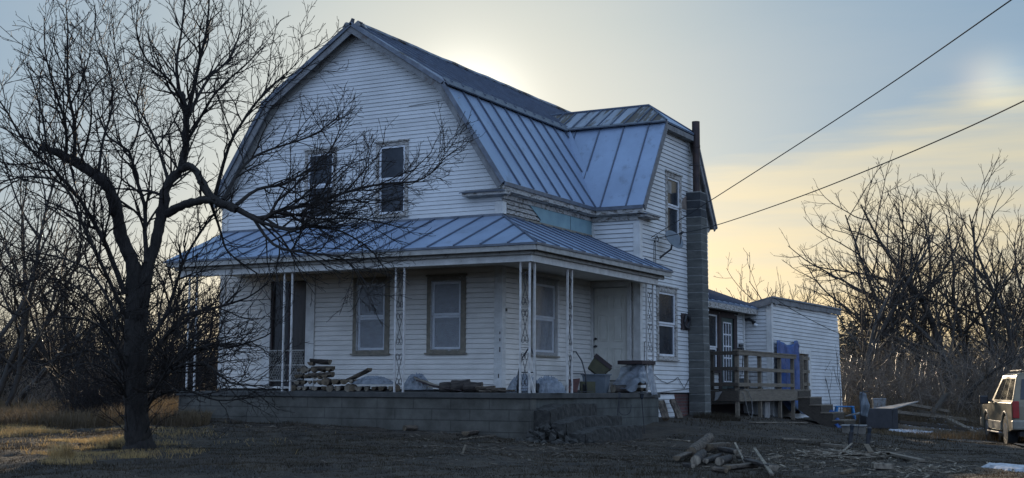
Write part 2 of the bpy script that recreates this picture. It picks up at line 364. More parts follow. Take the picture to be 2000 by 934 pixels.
def Hn(X, Y):
    X = np.asarray(X, float); Y = np.asarray(Y, float); sh = X.shape; x = X.ravel(); y = Y.ravel()
    r = np.hypot(x, y-3)
    sc_ = np.minimum(1, 34/np.maximum(r, 1e-6)); xx = x*sc_; yy = (y-3)*sc_+3
    z = np.full(x.shape, _W[_n]) + _W[_n+1]*xx + _W[_n+2]*yy
    for i in range(_n): z = z + _W[i]*_k(np.hypot(xx-CT[i, 0], yy-CT[i, 1]))
    t = np.clip((r-24)/24, 0, 1); t = t*t*(3-2*t)
    far = -.5 + 1.3*np.clip((r-40)/60, 0, 1)
    z = z*(1-t)+far*t
    q = (.018*np.sin(x*2.1+.7*np.sin(y*1.7))*np.sin(y*2.6+1.1) + .016*np.sin(x*5.3+y*3.1)*np.sin(y*6.1-x*2) + .022*np.sin(x*1.1-y*2.9+1.2*np.sin(x*.8))*np.sin(x*3.3+.5) + .05*np.sin(x*.5+1)*np.sin(y*.43)*t)
    return (z+q).reshape(sh)
def H(x, y): return float(Hn(np.array([x]), np.array([y]))[0])
def ground(u, v):
    d = pixdir(u, v); ts = np.arange(6, 160, .1)
    X = CC.x+d.x*ts; Y = CC.y+d.y*ts; Z = CC.z+d.z*ts; hh = Hn(X, Y); k = np.argmax(Z < hh)
    if Z[k] >= hh[k]: k = len(ts)-1
    return Vector((X[k], Y[k], hh[k]))
def at(u, v, t): return CC+pixdir(u, v)*t
def onx(u, v, x): d = pixdir(u, v); t = (x-CC.x)/d.x; return CC+d*t
def ony(u, v, y): d = pixdir(u, v); t = (y-CC.y)/d.y; return CC+d*t
def onz(u, v, z): d = pixdir(u, v); t = (z-CC.z)/d.z; return CC+d*t

def npmesh(name, V, Fq, m_, parent=None, smooth=False):
    """V (n,3) array, Fq (m,k) faces"""
    me = bpy.data.meshes.new(name); n, mm, k = len(V), len(Fq), Fq.shape[1]
    me.vertices.add(n); me.vertices.foreach_set('co', np.ascontiguousarray(V, dtype=np.float32).ravel())
    me.loops.add(mm*k); me.loops.foreach_set('vertex_index', np.ascontiguousarray(Fq, dtype=np.int32).ravel())
    me.polygons.add(mm); me.polygons.foreach_set('loop_start', np.arange(0, mm*k, k, dtype=np.int32))
    me.polygons.foreach_set('loop_total', np.full(mm, k, dtype=np.int32))
    if smooth: me.polygons.foreach_set('use_smooth', np.ones(mm, dtype=bool))
    me.update(calc_edges=True); me.validate()
    me.materials.append(Mt[m_])
    o = bpy.data.objects.new(name, me); COL.objects.link(o)
    if parent: o.parent = parent
    return o

def axis(lo, hi, st, far, g=1.18):
    a = list(np.arange(lo, hi+1e-6, st)); s_ = st
    while a[-1] < far: s_ *= g; a.append(a[-1]+s_)
    s_ = st
    while a[0] > -far: s_ *= g; a.insert(0, a[0]-s_)
    return np.array(a)
gx = axis(-12, 14, .16, 2500); gy = axis(-17, 22, .16, 2500)
GX, GY = np.meshgrid(gx, gy, indexing='ij'); GZ = Hn(GX, GY)
rs = np.random.RandomState(5)
GZ += np.where((np.abs(GX) < 15) & (np.abs(GY) < 24), rs.normal(0, .008, GX.shape), 0)
V = np.stack([GX.ravel(), GY.ravel(), GZ.ravel()], 1); nx, ny = GX.shape
I = np.arange(nx*ny).reshape(nx, ny)
Fq = np.stack([I[:-1, :-1].ravel(), I[1:, :-1].ravel(), I[1:, 1:].ravel(), I[:-1, 1:].ravel()], 1)
Mt['ground'] = mat('winter_ground', (.052, .038, .023), (.020, .0155, .011), 1.6, 9, .97, col3=(.075, .062, .042), scale3=5, lo3=.5, hi3=.72, bump=1.0, bscale=26)
g = npmesh('ground', V, Fq, 'ground', smooth=True); g['kind'] = 'structure'

def drape(name, poly, m_, lift, kind='structure', step=.25, thick=0, jag=.0):
    """sheet following the terrain, cut to a polygon in plan"""
    P = np.array([(p[0], p[1]) for p in poly]); x0, y0 = P.min(0); x1, y1 = P.max(0)
    bm = bmesh.new(); rr = random.Random(len(name)*7+int(abs(x0)*10))
    pts = []
    for i in range(len(P)):
        a, b = P[i], P[(i+1) % len(P)]; n = max(2, int(np.hypot(*(b-a))/step))
        for k in range(n):
            q = a+(b-a)*k/n; pts.append((q[0]+rr.uniform(-jag, jag), q[1]+rr.uniform(-jag, jag)))
    vs = [bm.verts.new((x, y, 0)) for x, y in pts]; bm.faces.new(vs)
    for ax_, lo_, hi_ in ((0, x0, x1), (1, y0, y1)):
        c = lo_+step
        while c < hi_:
            co = [0, 0, 0]; no = [0, 0, 0]; co[ax_] = c; no[ax_] = 1
            bmesh.ops.bisect_plane(bm, geom=bm.verts[:]+bm.edges[:]+bm.faces[:], plane_co=co, plane_no=no); c += step
    bm.verts.ensure_lookup_table()
    X = np.array([v.co.x for v in bm.verts]); Y = np.array([v.co.y for v in bm.verts]); Z = Hn(X, Y)
    edge_ = [v.is_boundary for v in bm.verts]
    for v, z, e in zip(bm.verts, Z, edge_):
        v.co.z = z+lift+(0 if e else thick*rr.uniform(.6, 1))
        if e and thick: v.co.z = z-.01
    me = bpy.data.meshes.new(name); bm.to_mesh(me); bm.free(); me.materials.append(Mt[m_])
    me.polygons.foreach_set('use_smooth', [True]*len(me.polygons))
    o = bpy.data.objects.new(name, me); COL.objects.link(o); o['kind'] = kind
    return o
drape('driveway', [(3.0, 17.8), (9.0, 9.4), (24, -3), (34, 8), (20, 20), (9, 27), (3.8, 27)], 'asphalt', .035, step=.4, jag=.12)

# ------------------------------------------------------------------ house helpers
SLOT = .015
def siding(mb, pl, outline, step, openings=(), t=.014, seed=1, slot=.011):
    """clapboard courses with a real lip; outline = [(z, a0, a1), ...] rising"""
    rr = random.Random(seed); zs = [o[0] for o in outline]
    def ext(z):
        for i in range(len(outline)-1):
            if z <= outline[i+1][0]+1e-9:
                f = (z-zs[i])/max(1e-9, zs[i+1]-zs[i]); return (outline[i][1]+f*(outline[i+1][1]-outline[i][1]), outline[i][2]+f*(outline[i+1][2]-outline[i][2]))
        return outline[-1][1:]
    z = zs[0]
    while z < zs[-1]-1e-6:
        zb, zt = z, min(z+step, zs[-1]); cuts = {zb, zt}
        for q in zs:
            if zb < q < zt: cuts.add(q)
        for o in openings:
            for q in o[2:4]:
                if zb < q < zt: cuts.add(q)
        cuts = sorted(cuts); tk = t*rr.uniform(.75, 1.25)
        for c0, c1 in zip(cuts[:-1], cuts[1:]):
            l0, r0 = ext(c0+1e-7); l1, r1 = ext(c1-1e-7)
            segs = []; cur = (l0, l1)
            for o in sorted([o for o in openings if o[2] < c1-1e-6 and o[3] > c0+1e-6]):
                segs.append((cur, (o[0], o[0]))); cur = (o[1], o[1])
            segs.append((cur, (r0, r1)))
            for (a, a2), (b, b2) in segs:
                if b-a < .004 and b2-a2 < .004: continue
                n = max(1, int((b-a)/1.2))
                o0 = tk*(zt-c0)/step; o1 = tk*(zt-c1)/step
                for k in range(n):
                    p, q = k/n, (k+1)/n
                    A, B = a+(b-a)*p, a+(b-a)*q; A2, B2 = a2+(b2-a2)*p, a2+(b2-a2)*q
                    g = slot if c0 == zb and c1-c0 > slot*1.5 else 0
                    mb.quad(pl.P(A, c0+g, o0), pl.P(B, c0+g, o0), pl.P(B2, c1, o1), pl.P(A2, c1, o1))
                    mb.quad(pl.P(A, c0, -.032), pl.P(B, c0, -.032), pl.P(B2, c1, -.032), pl.P(A2, c1, -.032))
                    if c0 == zb: mb.quad(pl.P(A, c0+g, -.03), pl.P(B, c0+g, -.03), pl.P(B, c0+g, o0), pl.P(A, c0+g, o0))
        z += step
def seam_roof(pan, seam, poly, along, spacing, start=.3, th=.05, h=.038, wd=.026):
    P = [Vector(p) for p in poly]; n = Vector((0, 0, 0))
    for i in range(len(P)): n += P[i].cross(P[(i+1) % len(P)])
    n.normalize()
    if n.z < 0: P.reverse(); n = -n
    pan.slab(P, th)
    A = Vector(along).normalized(); O = P[0]; sl_ = n.cross(A)
    aa = [(p-O).dot(A) for p in P]; lo, hi = min(aa), max(aa); a = lo+start
    while a < hi-.05:
        hit = []
        for i in range(len(P)):
            a0, a1 = aa[i], aa[(i+1) % len(P)]
            if (a0-a)*(a1-a) < 0:
                f = (a-a0)/(a1-a0); hit.append(P[i].lerp(P[(i+1) % len(P)], f))
        if len(hit) == 2 and (hit[0]-hit[1]).length > .1:
            seam.beam(hit[0]+n*(h/2-.002), hit[1]+n*(h/2-.002), wd, h, up=n)
        a += spacing
def window(par, pl, a0, a1, z0, z1, cas='trim', cw=.10, sash='sash', glass='glass', mid=.5, top_cap=True, sill=True, name='window', label=None, glass2=None):
    """a0..z1 outer casing; hole in the wall has the same size"""
    mb = MB()
    pl.box(mb, a0, a0+cw, z0, z1, -.05, .030); pl.box(mb, a1-cw, a1, z0, z1, -.05, .030)
    pl.box(mb, a0+cw, a1-cw, z1-cw, z1, -.05, .028); pl.box(mb, a0+cw, a1-cw, z0, z0+cw*.6, -.05, .026)
    o = mb.build(name, cas, par, bevel=.003, label=label)
    if top_cap:
        c = MB(); pl.box(c, a0-.02, a1+.02, z1+.002, z1+.032, -.01, .055); c.build('head_cap', cas, o)
    if sill:
        c = MB(); pl.box(c, a0-.03, a1+.03, z0-.035, z0-.002, -.02, .07); c.build('sill', cas, o)
    i0, i1, j0, j1 = a0+cw+.002, a1-cw-.002, z0+cw*.6+.002, z1-cw-.002
    zm = j0+(j1-j0)*mid; sw = .045
    for (s0, s1, of) in ((j0, zm-.002, -.028), (zm+.002, j1, -.010)):
        c = MB()
        pl.box(c, i0, i0+sw, s0, s1, of-.02, of+.02); pl.box(c, i1-sw, i1, s0, s1, of-.02, of+.02)
        pl.box(c, i0+sw, i1-sw, s0, s0+sw, of-.02, of+.018); pl.box(c, i0+sw, i1-sw, s1-sw, s1, of-.02, of+.018)
        c.build('sash', sash, o, bevel=.003)
        c = MB(); pl.box(c, i0+sw-.002, i1-sw+.002, s0+sw-.002, s1-sw+.002, of-.012, of-.004)
        c.build('pane', (glass2 or glass) if s0 > j0+.1 else glass, o)
    c = MB(); pl.box(c, i0, i1, j0, j1, -.16, -.14); c.build('curtain', 'interior', o)
    return o
def film(par, pl, a0, a1, z0, z1, off, seed, m_='film', amp=.012, pull=.3):
    rr = random.Random(seed); na, nz_ = 26, 40; v = []; f = []
    ph = [rr.uniform(0, 6) for _ in range(6)]
    for i in range(na+1):
        for j in range(nz_+1):
            a, z = i/na, j/nz_; e = min(1, 8*min(a, 1-a, z, 1-z))
            q = sin((a*1.2+z*2.2)*9+ph[0]+2*sin(a*4+ph[1])) * .5 + sin((a*2.5-z*1.6)*11+ph[2]+1.5*sin(z*5+ph[3]))*.35 + sin((a+z)*31+ph[4])*.15
            v.append(pl.P(a0+(a1-a0)*a, z0+(z1-z0)*z, off+amp*q*e))
    mb = MB(); mb.v = [tuple(p) for p in v]
    for i in range(na):
        for j in range(nz_): k = i*(nz_+1)+j; mb.f.append([k, k+nz_+1, k+nz_+2, k+1])
    return mb.build('plastic_film', m_, par, smooth=True)

# ------------------------------------------------------------------ the farmhouse
W_, D1, D2, WX = 7.026, 4.155, 4.385, 1.167
ZE, ZB, ZP, BX, OX, OY = 4.086, 6.218, 7.742, 1.22, .194, .263
YB = D1+D2; YM = D1+D2/2; XG = WX+.181; ZW = 6.821; HX = .821; YR = 11.2
FH = empty('farmhouse', 'large white clapboard farmhouse with blue grey metal gambrel roof and wraparound porch', 'house')
front = Pl((0, 0, 0), (1, 0, 0), (0, -1, 0))
side = Pl((0, 0, 0), (0, 1, 0), (1, 0, 0))
wfront = Pl((0, D1, 0), (1, 0, 0), (0, -1, 0))
wside = Pl((WX, 0, 0), (0, 1, 0), (1, 0, 0))
def rx(z, drop=.06): return OX-(OX+BX)*(z+drop-ZE)/(ZB-ZE)
WIN_F = dict(w1=(-3.50, -2.60, .78, 2.31), w2=(-1.70, -.80, .78, 2.31), door=(-5.86, -4.48, .10, 2.44), u1=(-2.99, -2.20, 3.60, 5.14), u2=(-4.82, -4.00, 3.60, 5.12))
mb = MB(); siding(mb, front, [(.05, -W_, 0), (3.42, -W_, 0)], .1, [WIN_F[k] for k in ('w1', 'w2', 'door')], slot=.008)
mb.build('front_porch_wall', 'porch_siding', FH)
up_out = [(3.42, -W_, 0), (4.30, -W_, 0), (6.13, -W_-(-BX+.06)+.0, -BX-.06), (7.62, -W_/2-.06, -W_/2+.06)]
up_out[2] = (6.13, -W_+BX+.06, -BX-.06)
mb = MB(); siding(mb, front, up_out, .0835, [WIN_F['u1'], WIN_F['u2']], seed=3, slot=.006, t=.011)
mb.build('gable_wall', 'siding', FH)
mb = MB(); front.box(mb, -2.2, -1.0, 5.86, 5.872, .0, .03); 
mb.v = [(x, y, z+(.055 if x > -1.6 else 0)) for x, y, z in mb.v]; mb.build('loose_clapboard', 'siding', FH)
mb = MB(); siding(mb, side, [(.05, 0, D1), (3.42, 0, D1)], .1, [(1.22, 2.42, .76, 2.34)], seed=4, slot=.008); mb.build('side_porch_wall', 'porch_siding', FH)
mb = MB(); siding(mb, side, [(3.42, 0, D1), (3.90, 0, D1)], .095, [(.0, D1, 3.45, 3.46)], t=.02, seed=5); mb.build('peeling_clapboards', 'worn_trim', FH, label='peeling weathered clapboards under the eave')
mb = MB(); side.poly(mb, [(1.15, 3.78), (1.42, 3.66), (1.62, 3.55), (1.55, 3.50), (D1-.02, 3.50), (D1-.02, 3.80), (1.1, 3.80)], .024, .034); mb.build('teal_board', 'teal', FH)
mb = MB(); side.box(mb, 3.02, 3.035, 3.50, 3.80, .034, .036); mb.build('board_joint', 'cable', FH)
mb = MB(); side.box(mb, .9, D1-.02, 3.455, 3.497, .022, .05); mb.build('ledger_board', 'bare_wood', FH)
# wing walls
mb = MB(); siding(mb, wfront, [(.0, .01, WX), (3.9, .01, WX)], .1, [(-.03, 1.0, .24, 2.42)], seed=6); mb.build('wing_front_wall', 'porch_siding', FH)
mb = MB(); siding(mb, wfront, [(3.0, .01, WX), (3.9, .01, WX)], .1, t=.018, seed=6); mb.v = [(x, y-.004, z) for x, y, z in mb.v]; mb.build('wing_upper_wall', 'siding', FH)
def wy(z, drop=.05): return D1-OX+(OX+BX)*(z+drop-ZE)/(ZB-ZE)
LW, UW = (5.10, 6.36, .76, 2.40), (5.70, 6.70, 3.60, 5.10)
ws = [(.0, D1, YB), (4.28, D1, YB), (6.14, wy(6.14), 2*YM-wy(6.14))]
mb = MB(); siding(mb, wside, ws, .1, [LW, UW], seed=7); mb.build('wing_gable_wall', 'siding', FH)
mb = MB(); siding(mb, Pl((WX-.03, 0, 0), (0, 1, 0), (1, 0, 0)), [(-.75, D1+.05, 6.25), (-.03, D1+.05, 6.25)], .1, seed=8); mb.build('white_skirting', 'siding', FH)
mb = MB(); mb.box(WX-.3, WX-.035, 6.26, YB, -1.0, -.02); mb.build('brick_foundation', brickmat('red_brick_courses', 1, (.13, .05, .04), (.09, .04, .035), (.10, .09, .085), .2, .075, .01), FH)
back = Pl((0, YB, 0), (1, 0, 0), (0, 1, 0))
mb = MB(); siding(mb, back, [(-.7, -1, WX), (4.3, -1, WX)], .1); mb.build('wing_back_wall', 'siding', FH)
# left, rear walls of the main block
lft = Pl((-W_, 0, 0), (0, 1, 0), (-1, 0, 0)); rear = Pl((0, YR-.3, 0), (1, 0, 0), (0, 1, 0)); east = Pl((0, 0, 0), (0, 1, 0), (1, 0, 0))
mb = MB(); siding(mb, lft, [(-.05, 0, YR-.3), (4.3, 0, YR-.3)], .1, seed=9); mb.build('left_wall', 'siding', FH)
mb = MB(); siding(mb, rear, [(-.6, -W_, 0), (4.3, -W_, 0), (6.13, -W_+BX+.06, -BX-.06), (7.62, -W_/2-.06, -W_/2+.06)], .1, seed=10); mb.build('rear_wall', 'siding', FH)
mb = MB(); siding(mb, east, [(-.6, YB, YR-.3), (4.2, YB, YR-.3)], .1, seed=11); mb.build('rear_side_wall', 'siding', FH)
mb = MB(); mb.box(-W_+.02, -.02, .03, YR-.33, -1.0, .03); mb.box(-.02, WX-.05, D1+.03, YB-.03, -1.0, -.03); mb.build('foundation', 'concrete', FH)
# corner boards
mb = MB(); front.box(mb, -.15, .0, .05, 3.74, .0, .03); side.box(mb, -.03, .12, .05, 3.74, .0, .03)
mb.build('corner_board', 'trim', FH, bevel=.003)
mb = MB(); front.box(mb, -W_, -W_+.12, .05, 4.2, .0, .03); lft.box(mb, -.03, .12, .05, 4.2, 0, .03); mb.build('corner_board', 'trim', FH, bevel=.003)
mb = MB(); wfront.box(mb, WX-.13, WX, .0, 3.74, .005, .032); wside.box(mb, D1-.032, D1+.13, .0, 3.74, .0, .03); mb.build('corner_board', 'trim', FH, bevel=.003)
mb = MB(); wfront.box(mb, .002, .09, 3.0, 3.74, .005, .03); mb.build('corner_board', 'trim', FH)
mb = MB()
for (x, z0, z1) in ((-.02, 1.13, 1.18), (-.02, .99, 1.05), (-.02, .78, .88), (-.045, .28, .36)): mb = MB(); front.box(mb, x-.012, x+.012, z0, z1, .03, .033); mb.build('paint_chip', 'brownboard', FH)
# windows
def pwin(k, sd, off=.075):
    a0, a1, z0, z1 = WIN_F[k]
    o = window(FH, front, a0, a1, z0, z1, cas='bare_wood', cw=.115, glass='glass_brown', label='front porch window sealed with plastic film in bare wood casing')
    film(o, front, a0+.10, a1-.10, z0+.06, z1-.09, .045, sd)
    return o
pwin('w1', 11); pwin('w2', 12)
window(FH, front, *WIN_F['u1'], cas='worn_trim', cw=.075, label='right upstairs gable window in worn casing')
window(FH, front, *WIN_F['u2'], cas='worn_trim', cw=.075, label='left upstairs gable window behind the branches')
o = window(FH, side, 1.22, 2.42, .76, 2.34, cas='bare_wood', cw=.11, label='side porch window with sagging plastic film'); film(o, side, 1.16, 2.44, .72, 2.40, .06, 13, amp=.03)
window(FH, wside, *LW, cas='worn_trim', cw=.12, glass='glass', label='lower wing window beside the chimney')
o = window(FH, wside, *UW, cas='worn_trim', cw=.11, label='upper wing window beside the chimney')
mb = MB(); wside.box(mb, 5.90, 6.12, 4.62, 4.90, -.006, -.002); mb.build('pane_bright_spot', 'paleprop', o)  # pale patch added in place of the bright light spot in the pane
# left porch door: dark screened opening, wide white casing, lattice guard
mb = MB()
front.box(mb, -5.86, -5.64, .10, 2.44, 0, .04); front.box(mb, -4.70, -4.48, .10, 2.44, 0, .04); front.box(mb, -5.64, -4.70, 2.34, 2.44, 0, .038)
dfr = mb.build('screen_door', 'trim', FH, bevel=.004, label='tall dark screened doorway with lattice guard behind the left porch posts')
mb = MB(); front.box(mb, -5.64, -4.70, .10, 2.34, -.06, -.04); mb.build('screen', 'glass_brown', dfr)
mb = MB(); front.box(mb, -5.18, -5.13, .10, 2.34, -.04, .02); front.box(mb, -5.64, -5.60, .10, 2.34, -.04, .01); front.box(mb, -4.74, -4.70, .10, 2.34, -.04, .01)
mb.build('screen_frame', 'brownboard', dfr)
mb = MB()
for k in range(19):
    for s_ in (1, -1):
        for (c0, c1) in ((-5.62, -5.20), (-5.12, -4.74)):
            a = c0+(c1-c0)*(k-5)/9
            b = a+s_*.26
            pts = []
            x0, x1 = (a, b)
            lo_, hi_ = max(min(x0, x1), c0), min(max(x0, x1), c1)
            if hi_-lo_ < .02: continue
            f0, f1 = (lo_-x0)/(x1-x0), (hi_-x0)/(x1-x0)
            mb.beam(front.P(lo_, .22+.64*f0, .03), front.P(hi_, .22+.64*f1, .03), .010, .006)
for z in (.22, .55, .86): front.box(mb, -5.63, -4.72, z-.012, z+.012, .026, .04)
mb.build('lattice_guard', 'moulding', dfr)
# six panel entrance door
mb = MB(); wfront.box(mb, -.0, .062, .24, 2.42, -.03, .045); wfront.box(mb, .88, .98, .24, 2.42, -.03, .045); wfront.box(mb, .062, .88, 2.32, 2.42, -.03, .043); wfront.box(mb, .03, .95, .20, .24, -.03, .09)
df = mb.build('entrance_door', 'trim', FH, bevel=.004, label='off white six panel entrance door')
mb = MB(); wfront.box(mb, .078, .864, .272, 2.306, -.04, -.004); lf = mb.build('door_leaf', 'door', df)
mb = MB()
for (x0, x1) in ((.17, .42), (.52, .77)):
    for (z0, z1) in ((.50, .98), (1.12, 1.72), (1.84, 2.14)):
        for (p, q, r_, s_) in ((x0, x1, z0, z0+.02), (x0, x1, z1-.02, z1), (x0, x0+.02, z0+.02, z1-.02), (x1-.02, x1, z0+.02, z1-.02)): wfront.box(mb, p, q, r_, s_, -.004, .012)
        wfront.box(mb, x0+.055, x1-.055, z0+.055, z1-.055, -.004, .012)
mb.build('door_panel', 'door', df, bevel=.003)
mb = MB()
for (z, r_) in ((1.18, .03), (1.02, .028)): mb.tube([wfront.P(.13, z, -.004), wfront.P(.13, z, .03), wfront.P(.13, z, .055)], [.02, .014, r_], 10)
mb.tube([wfront.P(.08, 1.02, .03), wfront.P(.10, 1.0, .06), wfront.P(.16, 1.0, .06)], .012, 6); mb.build('door_handle', 'iron_dark', df)
mb = MB()
for z in (.62, 1.3, 2.0): mb = MB(); wfront.box(mb, .868, .886, z-.05, z+.05, -.004, .012); mb.build('hinge', 'iron_dark', df)
mb = MB()
wfront.box(mb, .07, .87, .245, .27, -.03, .02); mb.build('threshold', 'iron_dark', df)

# roofs -----------------------------------------------------------
def mx(p): return (-W_-p[0], p[1], p[2])
pan, seam = MB(), MB()
seam_roof(pan, seam, [(OX, -OY, ZE), (OX, D1-OX, ZE), (-BX, D1+BX, ZB), (-BX, -OY, ZB)], (0, 1, 0), .60, .62)
r1 = pan.build('lower_roof_slope', 'metal', FH); seam.build('standing_seams', 'seam', r1)
pan, seam = MB(), MB()
seam_roof(pan, seam, [(-BX+.06, -OY-.02, ZB+.02), (-BX+.06, YR, ZB+.02), (-W_/2, YR, ZP), (-W_/2, -OY-.02, ZP)], (0, 1, 0), .46, .25)
r1 = pan.build('upper_roof_slope', 'metal_old', FH); seam.build('standing_seams', 'seam', r1)
pan, seam = MB(), MB()
seam_roof(pan, seam, [mx(p) for p in [(OX, -OY, ZE), (OX, YR, ZE), (-BX, YR, ZB), (-BX, -OY, ZB)]], (0, 1, 0), .60, .62)
r1 = pan.build('lower_roof_slope', 'metal', FH); seam.build('standing_seams', 'seam', r1)
pan, seam = MB(), MB()
seam_roof(pan, seam, [mx(p) for p in [(-BX+.06, -OY-.02, ZB+.02), (-BX+.06, YR, ZB+.02), (-W_/2+.001, YR, ZP), (-W_/2+.001, -OY-.02, ZP)]], (0, 1, 0), .46, .25)
r1 = pan.build('upper_roof_slope', 'metal_old', FH); seam.build('standing_seams', 'seam', r1)
pan, seam = MB(), MB()
seam_roof(pan, seam, [(OX, YB+OX, ZE), (OX, YR, ZE), (-BX, YR, ZB), (-BX, YB-BX, ZB)], (0, 1, 0), .60, .5)
r1 = pan.build('rear_roof_slope', 'metal', FH)
# ridge caps and break flashing, slightly wavy like old tin
mb = MB(); rr = random.Random(3)
pts = [(-W_/2, -OY+.35+i*.55, ZP+.03+rr.uniform(-.012, .012)) for i in range(21)]; mb.tube(pts, .05, 6); mb.build('ridge_cap', 'metal_old', FH)
mb = MB()
mb.slab([(-BX+.14, -OY-.02, ZB-.06), (-BX+.14, D1+BX-.10, ZB-.06), (-BX+.0, D1+BX-.0, ZB+.10), (-BX-.0, -OY-.02, ZB+.10)], .03)
mb.slab([(-BX-.1, D1+BX-.16, ZB-.03), (XG+.01, D1+BX-.12, ZB-.03), (XG+.01, D1+BX+.03, ZB+.04), (-BX-.1, D1+BX+.05, ZB+.06)], .03)
mb.build('break_flashing', 'flash', FH)
mb = MB()   # bent sheet tips at the peak
mb.slab([(-W_/2-.02, -OY-.03, ZP-.01), (-W_/2+.03, -OY-.03, ZP+.08), (-W_/2+.04, -OY+.06, ZP+.08), (-W_/2-.02, -OY+.12, ZP)], .01)
mb.build('bent_ridge_sheet', 'flash', FH)
# wing roof
pan, seam = MB(), MB()
seam_roof(pan, seam, [(OX, D1-OX, ZE), (XG, D1-OX, ZE), (XG, D1+BX, ZB), (-BX, D1+BX, ZB)], (1, 0, 0), .62, .30, h=.03)
r1 = pan.build('wing_lower_roof', 'metal', FH); seam.build('standing_seams', 'seam', r1)
mb = MB(); mb.slab([(OX-.10, D1-OX+.0, ZE+.012), (OX+.16, D1-OX-.0, ZE+.012), (-BX+.12, D1+BX-.05, ZB+.02), (-BX-.16, D1+BX-.05, ZB+.03)], .012)
mb.build('valley_flashing', 'metal', FH)
xv = -BX-(ZW-ZB)/(ZP-ZB)*(W_/2-BX)
pan, seam = MB(), MB()
seam_roof(pan, seam, [(-BX-.03, D1+BX-.05, ZB-.0), (XG, D1+BX-.05, ZB), (XG-HX, YM, ZW), (xv, YM, ZW)], (1, 0, 0), .34, .4, h=.03)
r1 = pan.build('wing_upper_roof', 'metal_old2', FH); seam.build('standing_seams', 'seam', r1)
pan, seam = MB(), MB()
seam_roof(pan, seam, [(-BX-.03, YB-BX+.05, ZB-.0), (XG, YB-BX+.05, ZB), (XG-HX, YM+.001, ZW), (xv, YM+.001, ZW)], (1, 0, 0), .34, .4, h=.03)
seam_roof(pan, seam, [(OX, YB+OX, ZE), (XG, YB+OX, ZE), (XG, YB-BX, ZB), (-BX, YB-BX, ZB)], (1, 0, 0), .62, .30, h=.03)
r1 = pan.build('wing_rear_roof', 'metal', FH); seam.build('standing_seams', 'seam', r1)
mb = MB(); mb.slab([(XG+.02, D1+BX-.05, ZB-.01), (XG+.02, YB-BX+.05, ZB-.01), (XG-HX, YM, ZW+.005)], .04)
mb.build('clipped_gable_roof', 'metal', FH)
mb = MB(); mb.tube([(xv, YM, ZW+.01), (XG-HX, YM, ZW+.01)], .035, 6); mb.tube([(XG-HX, YM, ZW+.01), (XG+.02, D1+BX-.05, ZB)], .025, 6); mb.tube([(XG-HX, YM, ZW+.01), (XG+.02, YB-BX+.05, ZB)], .025, 6)
mb.build('ridge_cap', 'seam', FH)
# rakes, soffits, cornices
def rake(A, B, y0, y1, t0, t1, m_, name):
    A = Vector(A); B = Vector(B); d = (B-A).normalized(); n = Vector((-d.z, 0, d.x))
    if n.z < 0: n = -n
    mb = MB(); b = 0
    P = [A-n*t0, B-n*t0, B-n*t1, A-n*t1]
    for y in (y0, y1): mb.v += [(p.x, y, p.z) for p in P]
    mb.f += [[0, 1, 2, 3], [7, 6, 5, 4], [0, 4, 5, 1], [1, 5, 6, 2], [2, 6, 7, 3], [3, 7, 4, 0]]
    return mb.build(name, m_, FH)
for s_ in (0, 1):
    f_ = (lambda p: mx(p)) if s_ else (lambda p: p)
    seg = [((-W_/2, 0, ZP), (-BX+.02, 0, ZB-.0)), ((-BX, 0, ZB), (OX, 0, ZE))]
    for si, (A, B) in enumerate(seg):
        A, B = Vector(f_(A)), Vector(f_(B)); dd = (B-A).normalized(); jy = .0035*(si+2*s_)
        A = A-dd*(.0 if si == 0 else .0); Ai = A-dd*(.10 if si else .14); Bi = B+dd*(.10 if si == 0 else 0)
        rake(A, B, -OY-.03, -OY-.002, -.012, .07, 'flash', 'rake_edge')
        rake(Ai, Bi, -OY+jy, -OY+.03, .072, .20, 'rake', 'rake_board')
        rake(Ai, Bi, -OY+.032, -.054, .054+jy, .075+jy, 'rake', 'rake_soffit')
        rake(Ai, Bi, -.05+jy, -.0, .082, .22, 'moulding', 'rake_frieze')
def rakey(A, B, x0, x1, t0, t1, m_, name):
    A = Vector(A); B = Vector(B); d = (B-A).normalized(); n = Vector((0, -d.z, d.y))
    if n.z < 0: n = -n
    mb = MB(); P = [A-n*t0, B-n*t0, B-n*t1, A-n*t1]
    for x in (x0, x1): mb.v += [(x, p.y, p.z) for p in P]
    mb.f += [[0, 1, 2, 3], [7, 6, 5, 4], [0, 4, 5, 1], [1, 5, 6, 2], [2, 6, 7, 3], [3, 7, 4, 0]]
    return mb.build(name, m_, FH)
for (A, B) in (((0, D1-OX, ZE), (0, D1+BX, ZB)), ((0, YB+OX, ZE), (0, YB-BX, ZB))):
    rakey(A, B, XG-.002, XG+.02, -.01, .06, 'flash', 'rake_edge'); rakey(A, B, XG-.03, XG-.002, .062, .18, 'rake', 'rake_board')
    rakey(A, B, WX+.0, XG-.032, .052, .07, 'rake', 'rake_soffit'); rakey(A, B, WX, WX+.035, .072, .22, 'trim', 'rake_frieze')
mb = MB(); wside.box(mb, D1+BX-.02, YB-BX+.02, 6.03, 6.15, 0, XG-WX); mb.build('gable_soffit', 'rake', FH)
